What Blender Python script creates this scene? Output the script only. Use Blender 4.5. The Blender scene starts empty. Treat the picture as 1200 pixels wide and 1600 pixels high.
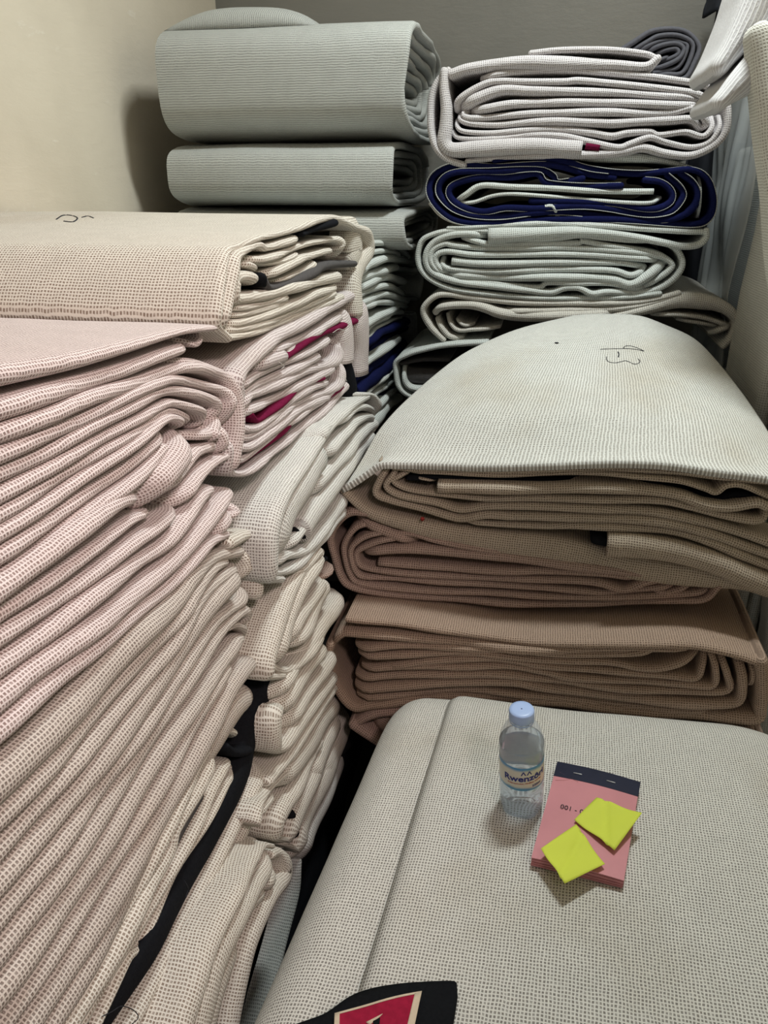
import bpy, bmesh, math, random
from mathutils import Vector, noise, Matrix

# ------------------------------------------------------------------ camera, world, light, exposure
scene = bpy.context.scene
COL = scene.collection
H = 1.45
PITCH, YAW, FPX = math.radians(23.0), math.radians(11.5), 1202.0
cam_d = bpy.data.cameras.new('camera')
cam = bpy.data.objects.new('camera', cam_d)
COL.objects.link(cam)
cam.location = (0, 0, H)
cam.rotation_euler = (math.pi / 2 - PITCH, 0, YAW)
cam_d.sensor_fit = 'VERTICAL'
cam_d.sensor_height = 36.0
cam_d.sensor_width = 27.0
cam_d.lens = FPX / 1600 * 36.0
cam_d.clip_start = 0.02
scene.camera = cam

world = bpy.data.worlds.new('world')
scene.world = world
world.use_nodes = True
world.node_tree.nodes['Background'].inputs[0].default_value = (1.0, 0.98, 0.97, 1)
world.node_tree.nodes['Background'].inputs[1].default_value = 0.2

def area(name, loc, target, sx, sy, watts, col):
    d = bpy.data.lights.new(name, 'AREA')
    d.shape = 'RECTANGLE'; d.size = sx; d.size_y = sy
    d.energy = watts; d.color = col
    o = bpy.data.objects.new(name, d); COL.objects.link(o)
    o.location = loc
    o.rotation_euler = (Vector(target) - Vector(loc)).to_track_quat('-Z', 'Y').to_euler()
    return o
area('ceiling_lamp', (0.16, 1.42, 2.74), (0.0, 1.35, 0.5), 0.14, 0.34, 25, (0.94, 1.0, 0.985))
sp_d = bpy.data.lights.new('added_pink_spot', 'SPOT')  # unseen spot, added to brighten and warm the near left stack
sp_d.energy = 64; sp_d.color = (1.0, 0.80, 0.765); sp_d.spot_size = math.radians(54); sp_d.spot_blend = .8; sp_d.shadow_soft_size = .12
sp_o = bpy.data.objects.new('added_pink_spot', sp_d); COL.objects.link(sp_o)
sp_o.location = (0.50, -0.30, 2.20)
sp_o.rotation_euler = (Vector((-.58, .62, 1.10)) - Vector(sp_o.location)).to_track_quat('-Z', 'Y').to_euler()
scene.view_settings.view_transform = 'Standard'
scene.view_settings.look = 'None'
scene.view_settings.gamma = 1.0
scene.view_settings.use_curve_mapping = False
scene.view_settings.exposure = 0.0

# ------------------------------------------------------------------ photograph geometry helpers
_h = Vector((-math.sin(YAW), math.cos(YAW), 0)); _r = Vector((math.cos(YAW), math.sin(YAW), 0)); _z = Vector((0, 0, 1))
_F = _h * math.cos(PITCH) - _z * math.sin(PITCH); _U = _h * math.sin(PITCH) + _z * math.cos(PITCH)
CAM = Vector((0, 0, H))
def ray(px, py):
    return _F + _r * ((px - 600) / FPX) + _U * ((800 - py) / FPX)
def unproj(px, py, axis, val):
    """world point seen at a pixel of the photograph, on the plane axis = val"""
    d = ray(px, py); i = 'XYZ'.index(axis)
    return CAM + d * ((val - CAM[i]) / d[i])
def proj(p):
    v = Vector(p) - CAM
    k = v.dot(_F)
    return (600 + FPX * v.dot(_r) / k, 800 - FPX * v.dot(_U) / k)

# ------------------------------------------------------------------ materials
def new_mat(name):
    m = bpy.data.materials.new(name); m.use_nodes = True
    nt = m.node_tree; nt.nodes.clear()
    out = nt.nodes.new('ShaderNodeOutputMaterial')
    b = nt.nodes.new('ShaderNodeBsdfPrincipled')
    nt.links.new(b.outputs[0], out.inputs[0])
    return m, nt, b
def N(nt, t, **kw):
    n = nt.nodes.new(t)
    for k, v in kw.items():
        setattr(n, k, v)
    return n
def math_n(nt, op, a, b=None, c=None):
    n = N(nt, 'ShaderNodeMath', operation=op)
    for i, v in enumerate((a, b, c)):
        if v is None: continue
        if isinstance(v, (int, float)): n.inputs[i].default_value = v
        else: nt.links.new(v, n.inputs[i])
    return n.outputs[0]
def mixc(nt, fac, a, b):
    n = N(nt, 'ShaderNodeMix', data_type='RGBA')
    for s, v in ((n.inputs[0], fac), (n.inputs[6], a), (n.inputs[7], b)):
        if isinstance(v, (int, float)): s.default_value = v
        elif isinstance(v, tuple): s.default_value = v if len(v) == 4 else v + (1,)
        else: nt.links.new(v, s)
    return n.outputs[2]
def sstep(nt, x, lo, hi):
    n = N(nt, 'ShaderNodeMapRange', interpolation_type='SMOOTHSTEP')
    nt.links.new(x, n.inputs[0]); n.inputs[1].default_value = lo; n.inputs[2].default_value = hi
    return n.outputs[0]

def weave(name, yarn, hole, pu=0.0040, pv=0.0040, stain=(0.45, 0.36, 0.24), stain_amt=0.35, hole_amt=0.9, bump=0.8, hw=0.28, lines=False):
    """jute-like carpet backing: pale yarn net over darker gaps, laid out in metres on the UV map"""
    m, nt, b = new_mat(name)
    tc = N(nt, 'ShaderNodeTexCoord')
    wob = N(nt, 'ShaderNodeTexNoise'); wob.inputs['Scale'].default_value = 60; wob.inputs['Detail'].default_value = 2
    nt.links.new(tc.outputs['UV'], wob.inputs['Vector'])
    off = N(nt, 'ShaderNodeVectorMath', operation='MULTIPLY_ADD')
    nt.links.new(wob.outputs['Color'], off.inputs[0])
    off.inputs[1].default_value = (0.0035, 0.0035, 0); nt.links.new(tc.outputs['UV'], off.inputs[2])
    sep = N(nt, 'ShaderNodeSeparateXYZ'); nt.links.new(off.outputs[0], sep.inputs[0])
    a = math_n(nt, 'PINGPONG', math_n(nt, 'MULTIPLY', sep.outputs[0], 1 / pu), 0.5)
    c = math_n(nt, 'PINGPONG', math_n(nt, 'MULTIPLY', sep.outputs[1], 1 / pv), 0.5)
    hu = sstep(nt, a, hw * .5, hw * .5 + .17); hv = sstep(nt, c, hw * .5 - .02, hw * .5 + .15)
    hm = hv if lines else math_n(nt, 'MULTIPLY', hu, hv)
    # every gap a little different
    cell = N(nt, 'ShaderNodeTexNoise'); cell.inputs['Scale'].default_value = 240
    nt.links.new(tc.outputs['UV'], cell.inputs['Vector'])
    var = sstep(nt, cell.outputs[0], 0.25, 0.6)
    hm2 = math_n(nt, 'MULTIPLY', hm, math_n(nt, 'MULTIPLY_ADD', var, 0.45, 0.55))
    big = N(nt, 'ShaderNodeTexNoise'); big.inputs['Scale'].default_value = 3.1; big.inputs['Detail'].default_value = 4
    nt.links.new(tc.outputs['Object'], big.inputs['Vector'])
    st = math_n(nt, 'MULTIPLY', sstep(nt, big.outputs[0], 0.52, 0.78), stain_amt)
    mid = N(nt, 'ShaderNodeTexNoise'); mid.inputs['Scale'].default_value = 28; mid.inputs['Detail'].default_value = 3
    nt.links.new(tc.outputs['UV'], mid.inputs['Vector'])
    y1 = mixc(nt, math_n(nt, 'MULTIPLY', sstep(nt, mid.outputs[0], .3, .75), .22), yarn, tuple(v * .72 for v in yarn))
    y2 = mixc(nt, st, y1, stain)
    colr = mixc(nt, math_n(nt, 'MULTIPLY', hm2, hole_amt), y2, hole)
    nt.links.new(colr, b.inputs['Base Color'])
    b.inputs['Roughness'].default_value = 0.92
    b.inputs['Specular IOR Level'].default_value = 0.15
    bp = N(nt, 'ShaderNodeBump', invert=True); bp.inputs['Strength'].default_value = bump; bp.inputs['Distance'].default_value = 0.001
    nt.links.new(hm2, bp.inputs['Height']); nt.links.new(bp.outputs[0], b.inputs['Normal'])
    return m

def plain(name, col, rough=0.8, noise_amt=0.25, scale=40, bump=0.0, spec=0.2, coord='Object'):
    m, nt, b = new_mat(name)
    tc = N(nt, 'ShaderNodeTexCoord')
    n1 = N(nt, 'ShaderNodeTexNoise'); n1.inputs['Scale'].default_value = scale; n1.inputs['Detail'].default_value = 4
    nt.links.new(tc.outputs[coord], n1.inputs['Vector'])
    nt.links.new(mixc(nt, math_n(nt, 'MULTIPLY', sstep(nt, n1.outputs[0], .3, .75), noise_amt), col, tuple(v * .45 for v in col)), b.inputs['Base Color'])
    b.inputs['Roughness'].default_value = rough
    b.inputs['Specular IOR Level'].default_value = spec
    if bump:
        bp = N(nt, 'ShaderNodeBump'); bp.inputs['Strength'].default_value = bump; bp.inputs['Distance'].default_value = 0.002
        nt.links.new(n1.outputs[0], bp.inputs['Height']); nt.links.new(bp.outputs[0], b.inputs['Normal'])
    return m

M = {}
M['pink'] = weave('pinkish_net_backing', (.82, .725, .71), (.25, .165, .145), pu=.0036, pv=.0038, stain=(.62, .45, .35))
M['pinkbrown'] = weave('dusty_brown_net_backing', (.66, .60, .545), (.185, .14, .12), pu=.0038, pv=.0040, stain=(.52, .36, .24), stain_amt=.5)
M['cream'] = weave('cream_net_backing', (.78, .745, .67), (.24, .175, .13), pu=.0040, pv=.0042)
M['mauve'] = weave('mauve_net_backing', (.76, .70, .69), (.25, .175, .17), pu=.0040, pv=.0042)
M['white'] = weave('white_net_backing', (.79, .79, .75), (.25, .22, .20), pu=.0040, pv=.0042, stain_amt=.25)
M['grey'] = weave('grey_green_net_backing', (.52, .535, .51), (.17, .175, .165), pu=.0050, pv=.0032, stain=(.42, .41, .36), hole_amt=.8)
M['pale'] = weave('pale_green_net_backing', (.72, .76, .73), (.26, .27, .25), pu=.0046, pv=.0046, hole_amt=.8, stain_amt=.2)
M['lilac'] = weave('lilac_white_net_backing', (.71, .685, .69), (.23, .20, .205), pu=.0046, pv=.0046, hole_amt=.8, stain_amt=.2)
M['ecru'] = weave('ecru_net_backing', (.74, .72, .66), (.28, .24, .20), pu=.0046, pv=.0046, hole_amt=.8)
M['pillow'] = weave('greenish_white_net_backing', (.80, .805, .765), (.27, .25, .215), pu=.0048, pv=.0044, stain=(.55, .47, .34), stain_amt=.5)
M['pillow_shade'] = weave('dusty_shaded_net_backing', (.53, .45, .36), (.13, .095, .07), pu=.0044, pv=.0044)  # same cloth as the pillow top, dustier, with front shade in its colour
M['rose'] = weave('rose_brown_net_backing', (.46, .345, .29), (.13, .08, .065), pu=.0044, pv=.0044, stain=(.42, .2, .16))
M['brown'] = weave('brown_net_backing', (.45, .335, .26), (.13, .085, .06), pu=.0044, pv=.0044, stain=(.35, .22, .13))
M['cushion'] = weave('grey_cream_net_backing', (.76, .745, .69), (.19, .175, .155), pu=.0042, pv=.0046, stain=(.47, .40, .29), stain_amt=.6)
M['slab'] = weave('ivory_net_backing', (.74, .74, .68), (.40, .38, .33), pu=.005, pv=.005)
M['rib'] = weave('white_ribbed_backing', (.80, .80, .80), (.40, .38, .40), pu=.006, pv=.0075, hole_amt=.6, stain_amt=.05, lines=True)
M['navy'] = plain('navy_pile', (.009, .012, .06), .95, .5, 300, .5, .05)
M['black'] = plain('black_pile', (.012, .013, .016), .95, .4, 300, .5, .05)
M['greypile'] = plain('grey_pile', (.10, .095, .095), .95, .4, 300, .5, .05)
M['maroon'] = plain('maroon_pile', (.17, .012, .05), .95, .4, 300, .6, .05)
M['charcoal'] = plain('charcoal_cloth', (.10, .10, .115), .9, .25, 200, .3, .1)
M['darkcloth'] = plain('dark_cloth', (.02, .022, .028), .85, .4, 30, .3, .2)
M['ink'] = plain('pen_ink', (.02, .022, .03), .7, 0, 10)

# ------------------------------------------------------------------ object helpers
def thing(name, label, cat, loc=(0, 0, 0), group=None):
    o = bpy.data.objects.new(name, None); COL.objects.link(o)
    o.empty_display_size = .05
    o.location = loc; o['label'] = label; o['category'] = cat
    if group: o['group'] = group
    return o
def mesh_obj(name, verts, faces, mat, parent=None, uvs=None, smooth=True):
    me = bpy.data.meshes.new(name)
    me.from_pydata([tuple(v) for v in verts], [], faces)
    if uvs is not None:
        ul = me.uv_layers.new(name='UVMap')
        for lp in me.loops:
            ul.data[lp.index].uv = uvs[lp.vertex_index]
    if smooth:
        me.polygons.foreach_set('use_smooth', [True] * len(me.polygons))
    me.materials.append(mat)
    me.validate()
    o = bpy.data.objects.new(name, me); COL.objects.link(o)
    if parent is not None:
        o.parent = parent
        o.matrix_parent_inverse = Matrix.Translation(-Vector(parent.location))
    return o
def structure(o):
    o['kind'] = 'structure'; return o
def tag(o, label, cat, group=None):
    o['label'] = label; o['category'] = cat
    if group: o['group'] = group
    return o

def catmull(pts, k=5):
    if len(pts) < 3: 
        (a, b) = pts
        return [tuple(a[i] + (b[i] - a[i]) * j / k for i in range(len(a))) for j in range(k + 1)]
    P = [tuple(2 * pts[0][i] - pts[1][i] for i in range(len(pts[0])))] + list(pts) + [tuple(2 * pts[-1][i] - pts[-2][i] for i in range(len(pts[0])))]
    out = []
    for s in range(1, len(P) - 2):
        p0, p1, p2, p3 = P[s - 1:s + 3]
        for j in range(k):
            t = j / k
            out.append(tuple(.5 * (2 * p1[i] + (p2[i] - p0[i]) * t + (2 * p0[i] - 5 * p1[i] + 4 * p2[i] - p3[i]) * t * t + (3 * p1[i] - p0[i] - 3 * p2[i] + p3[i]) * t ** 3) for i in range(len(p1))))
    out.append(tuple(pts[-1]))
    return out

RND = random.Random(4)
def ribbon(name, P, T, A, L, mat, parent, r=None, cap0='round', cap1='round', wob=.0025, prot=.004, k_side=3):
    """a doubled strip of carpet: centre line P (3-D, in the end plane), thickness T per point,
    A = outward normal of the end plane; the strip runs L metres back from the plane and its
    front edge is a rounded fold"""
    A = Vector(A).normalized()
    P = [Vector(p) for p in P]; T = list(T)
    n = len(P)
    seed = Vector((RND.random() * 50, RND.random() * 50, RND.random() * 50))
    tan = []
    for i in range(n):
        d = P[min(i + 1, n - 1)] - P[max(i - 1, 0)]
        tan.append(d.normalized() if d.length > 1e-9 else Vector((0, 0, 1)))
    # rounded ends
    S = [1.0] * n
    def ext(end):
        nonlocal P, T, tan, S
        p, t, d = (P[0], T[0], -tan[0]) if end == 0 else (P[-1], T[-1], tan[-1])
        steps = [(.18, .93), (.34, .74), (.46, .42), (.5, .0)]
        ep = [p + d * (t * a) for a, _ in steps]; es = [s for _, s in steps]
        if end == 0:
            P = ep[::-1] + P; T = [t] * 4 + T; tan = [tan[0]] * 4 + tan; S = es[::-1] + S
        else:
            P = P + ep; T = T + [t] * 4; tan = tan + [tan[-1]] * 4; S = S + es
    if cap0 == 'round': ext(0)
    if cap1 == 'round': ext(1)
    n = len(P)
    prof = [('b', 1, -1.0), ('b', 1, -.66), ('b', 1, -.33), ('b', 1, -.10)]
    K = 8
    prof += [('f', math.cos(math.pi * k / K), math.sin(math.pi * k / K)) for k in range(K + 1)]
    prof += [('b', -1, -.10), ('b', -1, -.33), ('b', -1, -.66), ('b', -1, -1.0)]
    m = len(prof)
    verts, uvs, faces = [], [], []
    u = 0
    for i in range(n):
        if i: u += (P[i] - P[i - 1]).length
        nrm = A.cross(tan[i]).normalized()
        t = T[i] * S[i]
        rr = (r if r is not None else min(.72 * T[i], .018)) * (S[i] ** .7)
        pr = prot * noise.noise(P[i] * 9 + seed) * 2
        v = 0; prev = None
        for kind, a, b in prof:
            if kind == 'f':
                q = P[i] + nrm * (a * t / 2) + A * (b * rr + pr)
            else:
                wz = wob * noise.noise(Vector((P[i] * 6)) + seed + A * (b * L * 5)) * 2 * min(1, -b * 3)
                q = P[i] + nrm * (a * t / 2 + wz) + A * (b * L + pr * max(0, 1 + b * 4))
            if prev is not None: v += (q - prev).length
            prev = q
            verts.append(q); uvs.append((u, v))
    for i in range(n - 1):
        for j in range(m - 1):
            faces.append((i * m + j, i * m + j + 1, (i + 1) * m + j + 1, (i + 1) * m + j))
    if cap0 == 'flat': faces.append(tuple(range(m - 1, -1, -1)))
    if cap1 == 'flat': faces.append(tuple((n - 1) * m + j for j in range(m)))
    return mesh_obj(name, verts, faces, mat, parent, uvs)

class Bundle:
    """a folded carpet whose end lies in a plane X = val (facing +X) or Y = val (facing -Y)"""
    def __init__(s, name, label, axis, val, L, mat, group=None, base=None, cat='carpet'):
        s.axis, s.val, s.L, s.mat = axis, val, L, mat
        s.A = Vector((1, 0, 0)) if axis == 'X' else Vector((0, -1, 0))
        s.obj = thing(name, label, cat, base or (0, 0, 0), group)
    def strand(s, pts, w0, w1=None, name='fold', mat=None, L=None, out=0.0, ext0=0, ext1=0, cap0='round', cap1='round', r=None, wm=None, k=5, prot=.004, wob=.0025, tuck0=None, tuck1=None):
        mat = mat or s.mat
        L = L if L is not None else s.L
        w1 = w0 if w1 is None else w1
        px = catmull([tuple(p[:2]) for p in pts], k)
        val = s.val + s.A['XYZ'.index(s.axis)] * out
        P = [unproj(p[0], p[1], s.axis, val) for p in px]
        n = len(P)
        # arc-length fraction for the width
        acc = [0]
        for i in range(1, n): acc.append(acc[-1] + (Vector(px[i]) - Vector(px[i - 1])).length)
        T = []
        for i in range(n):
            f = acc[i] / max(acc[-1], 1e-6)
            if wm is not None:
                w = w0 + (wm - w0) * f * 2 if f < .5 else wm + (w1 - wm) * (f - .5) * 2
            else: w = w0 + (w1 - w0) * f
            d = P[min(i + 1, n - 1)] - P[max(i - 1, 0)]
            nr = s.A.cross(d).normalized() * .001
            a = Vector(proj(P[i] + nr)) - Vector(proj(P[i]))
            tp = Vector(proj(P[min(i + 1, n - 1)])) - Vector(proj(P[max(i - 1, 0)]))
            tp.normalize()
            perp = abs(a.x * tp.y - a.y * tp.x)
            T.append(w * (1.09 if s.axis == 'X' else 1.03) * .001 / max(perp, .25))
        # calm the widths
        T = [sum(T[max(0, i - 2):i + 3]) / len(T[max(0, i - 2):i + 3]) for i in range(n)]
        if ext0:
            d = (P[0] - P[2]).normalized(); P = [P[0] + d * ext0, P[0] + d * ext0 * .5] + P; T = [T[0]] * 2 + T
        if ext1:
            d = (P[-1] - P[-3]).normalized(); P = P + [P[-1] + d * ext1 * .5, P[-1] + d * ext1]; T = T + [T[-1]] * 2
        t0 = (.022 if name == 'fold' and cap0 == 'round' and not ext0 else 0) if tuck0 is None else tuck0
        t1 = (.022 if name == 'fold' and cap1 == 'round' and not ext1 else 0) if tuck1 is None else tuck1
        if t0 or t1:                      # a fold that disappears between its neighbours
            D = min(.035, sum((P[i] - P[i - 1]).length for i in range(1, len(P))) * .4)
            for seq, dep in ((range(len(P)), t0), (range(len(P) - 1, -1, -1), t1)):
                if not dep: continue
                d = 0; last = None; Q = {}
                for i in seq:
                    if last is not None: d += (P[i] - P[last]).length
                    if d > D: break
                    Q[i] = (1 - d / D) ** 2 * dep; last = i
                for i, q in Q.items(): P[i] = P[i] - s.A * q
        return ribbon(name, P, T, s.A, L, mat, s.obj, r, cap0, cap1, wob, prot)

# ------------------------------------------------------------------ the room
def box(name, x0, x1, y0, y1, z0, z1, mat, parent=None):
    v = [(x, y, z) for x in (x0, x1) for y in (y0, y1) for z in (z0, z1)]
    f = [(0, 1, 3, 2), (4, 6, 7, 5), (0, 4, 5, 1), (2, 3, 7, 6), (0, 2, 6, 4), (1, 5, 7, 3)]
    return mesh_obj(name, v, f, mat, parent, smooth=False)
def plaster(name, col, dark, scratch):
    m, nt, b = new_mat(name)
    tc = N(nt, 'ShaderNodeTexCoord')
    n1 = N(nt, 'ShaderNodeTexNoise'); n1.inputs['Scale'].default_value = 2.2; n1.inputs['Detail'].default_value = 6
    nt.links.new(tc.outputs['Object'], n1.inputs['Vector'])
    c = mixc(nt, sstep(nt, n1.outputs[0], .35, .7), col, dark)
    mp = N(nt, 'ShaderNodeMapping'); mp.inputs['Scale'].default_value = (3, 3, 9); mp.inputs['Rotation'].default_value = (.6, .2, .3)
    nt.links.new(tc.outputs['Object'], mp.inputs[0])
    n2 = N(nt, 'ShaderNodeTexNoise'); n2.inputs['Scale'].default_value = 2.6; n2.inputs['Detail'].default_value = 8; n2.inputs['Roughness'].default_value = .65
    nt.links.new(mp.outputs[0], n2.inputs['Vector'])
    c = mixc(nt, math_n(nt, 'MULTIPLY', sstep(nt, n2.outputs[0], .64, .70), .5), c, scratch)
    nt.links.new(c, b.inputs['Base Color'])
    b.inputs['Roughness'].default_value = .55
    b.inputs['Specular IOR Level'].default_value = .25
    bp = N(nt, 'ShaderNodeBump'); bp.inputs['Strength'].default_value = .25; bp.inputs['Distance'].default_value = .01
    nt.links.new(n2.outputs[0], bp.inputs['Height']); nt.links.new(bp.outputs[0], b.inputs['Normal'])
    return m
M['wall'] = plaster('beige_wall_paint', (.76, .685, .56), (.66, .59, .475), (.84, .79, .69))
M['backwall'] = plaster('grey_brown_back_wall', (.22, .21, .185), (.18, .175, .155), (.24, .23, .20))  # grey-brown, darker than the side walls
M['floor'] = plain('dark_concrete', (.05, .05, .05), .8, .4, 8)
XL, XR, YB = -1.06, .78, 2.62
structure(box('floor', XL - .1, XR + .1, -1.2, YB + .1, -.06, 0, M['floor']))
structure(box('wall_left', XL - .1, XL, -1.2, YB + .1, 0, 2.86, M['wall']))
structure(box('wall_right', XR, XR + .1, -1.2, YB + .1, 0, 2.86, M['wall']))
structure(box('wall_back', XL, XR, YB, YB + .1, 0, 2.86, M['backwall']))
structure(box('ceiling', XL - .1, XR + .1, -1.2, YB + .1, 2.86, 2.94, M['wall']))

# ------------------------------------------------------------------ rear right stack, ends facing the viewer
YR = 1.97
b = Bundle('folded_carpet', 'lilac-white folded carpet with a small maroon corner, topmost at the rear right', 'Y', YR, .42, M['lilac'], 'carpets stacked at the rear right')
s = b.strand
s([(1026, 91), (1008, 84), (960, 79), (920, 78), (870, 79), (830, 83)], 10, name='top_fold')
s([(1027, 92), (1008, 104), (960, 101), (915, 100), (870, 99), (820, 98), (770, 102), (730, 108), (706, 116)], 12, 16, wm=24, name='outer_wrap')
s([(700, 110), (684, 127), (675, 150), (673, 180), (675, 210), (684, 234), (702, 250), (725, 258)], 11, name='outer_wrap')
s([(694, 112), (694, 140), (697, 170), (696, 200), (694, 222), (706, 234), (740, 233), (790, 230), (840, 228), (880, 231), (909, 233)], 12, 26, wm=26, name='flap', cap1='flat', out=.006)
s([(1137, 155), (1138, 180), (1134, 205), (1116, 227), (1080, 243), (1040, 240), (1005, 231), (975, 237), (940, 241), (880, 243), (800, 245), (730, 252)], 9, 8, wm=15, name='outer_wrap')
s([(752, 122), (775, 117), (800, 113), (850, 110), (900, 110), (960, 114), (1020, 120), (1070, 127), (1100, 133), (1118, 147)], 11)
s([(714, 172), (716, 158), (735, 143), (762, 130), (785, 127), (830, 128), (880, 128), (905, 126), (950, 130), (1000, 135), (1050, 140), (1090, 147), (1110, 160)], 11)
s([(722, 166), (750, 152), (785, 140), (830, 142), (880, 143), (930, 144), (980, 146), (1030, 150), (1070, 152), (1100, 158)], 20, 10, wm=14)
s([(738, 173), (760, 170), (800, 163), (850, 161), (900, 160), (960, 161), (1010, 163), (1060, 165), (1098, 164)], 14)
s([(733, 172), (724, 178), (732, 184), (760, 184), (800, 180), (850, 177), (900, 176), (960, 176), (1010, 178), (1050, 176), (1080, 169), (1092, 176), (1104, 192), (1096, 200)], 9, 11, wm=14)
s([(720, 176), (719, 186), (735, 193), (780, 195), (830, 191), (880, 190), (930, 192), (960, 193), (1000, 190), (1050, 188), (1080, 187), (1096, 202)], 8, 13, wm=15)
s([(713, 186), (715, 199), (728, 206), (770, 208), (820, 204), (870, 202), (920, 207), (955, 213), (980, 208), (1015, 206), (1030, 211), (1070, 206), (1098, 213), (1112, 200), (1113, 182)], 7, 8, wm=13)
s([(706, 205), (714, 214), (735, 217), (780, 216), (830, 211), (880, 213), (920, 222), (965, 231), (985, 225), (1015, 215), (1040, 222), (1080, 230), (1108, 222), (1124, 200), (1126, 180)], 7, 7, wm=12)
s([(915, 227), (937, 230)], 14, mat=M['maroon'], name='pile_edge', out=.004, L=.05, cap0='flat', cap1='flat')

b = Bundle('folded_carpet', 'navy pile carpet rolled flat, cut edges showing, second from top at the rear right', 'Y', YR, .42, M['navy'], 'carpets stacked at the rear right')
s = b.strand
turns = [
 [(773, 250), (800, 246), (850, 246), (890, 254), (930, 265), (990, 271), (1040, 268), (1080, 265), (1103, 276), (1114, 300), (1115, 325), (1105, 345), (1080, 351), (1030, 348), (960, 343), (890, 343), (820, 345), (760, 349), (715, 345), (690, 330), (673, 308), (671, 288), (685, 268), (720, 257), (770, 261), (830, 257), (870, 259), (920, 272), (960, 277)],
 [(1062, 270), (1086, 288), (1090, 310), (1078, 330), (1050, 342), (1010, 344), (960, 340), (880, 331), (830, 333), (790, 338), (750, 338), (715, 330), (692, 312), (685, 295), (694, 277), (720, 268), (780, 267), (840, 264), (866, 276), (873, 285), (910, 279)],
 [(1042, 274), (1065, 295), (1066, 310), (1050, 329), (1020, 335), (990, 333), (950, 326), (900, 322), (840, 326), (790, 325), (755, 331), (725, 324), (706, 312), (701, 298), (713, 286), (750, 277), (800, 277), (838, 271), (850, 283), (870, 288), (920, 291), (970, 290)],
 [(1008, 281), (1035, 285), (1050, 300), (1048, 315), (1030, 325), (1005, 326), (960, 318), (900, 315), (830, 314)],
]
for q, tr in enumerate(turns):
    s(tr, 10, mat=M['navy'], name='pile_layer', r=.006, prot=.006)
    c = catmull(tr, 4); sh = []
    for i in range(0, len(c), 3):
        d = Vector(c[min(i + 1, len(c) - 1)]) - Vector(c[max(i - 1, 0)]); d.normalize()
        sh.append((c[i][0] + d.y * 4.6, c[i][1] - d.x * 4.6))
    s(sh, 1.3, mat=M['grey'], name='backing_edge', r=.003, prot=.004, k=3, out=.004)
s([(712, 315), (728, 304), (752, 290), (800, 292), (860, 294), (920, 298), (970, 299), (1021, 299)], 9, mat=M['pale'], name='fold', cap1='flat')
s([(711, 317), (740, 316), (770, 306), (800, 303), (860, 307), (920, 312), (970, 316), (1015, 317), (1034, 309)], 6, mat=M['pale'], name='fold')
s([(868, 243), (930, 246), (1000, 247), (1045, 253), (1080, 262)], 10, 5, wm=17, mat=M['pale'], name='outer_backing', out=-.02)
s([(1093, 275), (1094, 300), (1092, 340)], 5, mat=M['pale'], name='fold', out=-.01)
s([(835, 329), (862, 322), (872, 340)], 6, mat=M['pale'], name='fold', out=.004)
s([(672, 318), (690, 338), (720, 350), (765, 354), (820, 350)], 5, mat=M['ecru'], name='outer_backing', out=-.004)

b = Bundle('folded_carpet', 'pale green-white folded carpet with a square-ended flap on top, below the navy one', 'Y', YR, .42, M['pale'], 'carpets stacked at the rear right')
s = b.strand
s([(1103, 362), (1075, 362), (1030, 359), (960, 354), (900, 351), (850, 349), (790, 352), (740, 355), (700, 356)], 9, 5, wm=11, name='outer_wrap')
s([(1104, 360), (1103, 372), (1090, 383), (1065, 385), (1040, 380), (1000, 372), (950, 365), (900, 362), (850, 364), (800, 367), (763, 369)], 9, 26, wm=13, name='flap', cap1='flat', out=.006)
s([(760, 361), (725, 360), (700, 361), (680, 365), (661, 374), (654, 390), (653, 408), (660, 425), (676, 439), (705, 451), (750, 458), (800, 463), (850, 466), (920, 466), (980, 464), (1030, 458)], 8, name='outer_wrap')
s([(760, 368), (730, 365), (702, 368), (680, 377), (667, 394), (667, 413), (681, 429), (720, 441), (770, 447), (820, 453), (860, 457), (882, 450), (905, 450), (925, 459), (950, 456), (1000, 457), (1030, 450), (1054, 434), (1066, 415), (1062, 396), (1048, 383), (1025, 376), (985, 375), (940, 371), (905, 368), (870, 372), (800, 376)], 11, 9)
s([(722, 371), (745, 377), (765, 381), (820, 381), (900, 380), (910, 377), (950, 384), (1000, 391), (1030, 398), (1050, 412), (1044, 424), (1020, 440), (1000, 451)], 9)
s([(696, 431), (681, 420), (673, 405), (677, 390), (695, 381), (712, 384), (760, 388), (820, 388), (880, 387), (940, 390), (1000, 395), (1034, 402), (1044, 412)], 9)
s([(702, 428), (690, 422), (681, 410), (683, 398), (700, 393), (740, 398), (800, 398), (860, 397), (920, 398), (980, 402), (1028, 406)], 9, 11)
s([(706, 408), (750, 412), (800, 412), (860, 410), (920, 410), (970, 411), (1000, 416), (1008, 419)], 13, 9, cap0='flat')
s([(692, 402), (691, 412), (703, 420), (750, 424), (800, 424), (860, 421), (920, 421), (960, 423), (984, 430), (1000, 425), (1008, 416)], 7, 9, wm=11)
s([(700, 429), (750, 432), (800, 434), (860, 433), (920, 434), (960, 437), (985, 444), (1010, 432), (1035, 412)], 10, 15)
s([(700, 436), (760, 441), (800, 446), (842, 449), (856, 442), (900, 443), (950, 443), (990, 450), (1012, 447)], 8)

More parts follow.
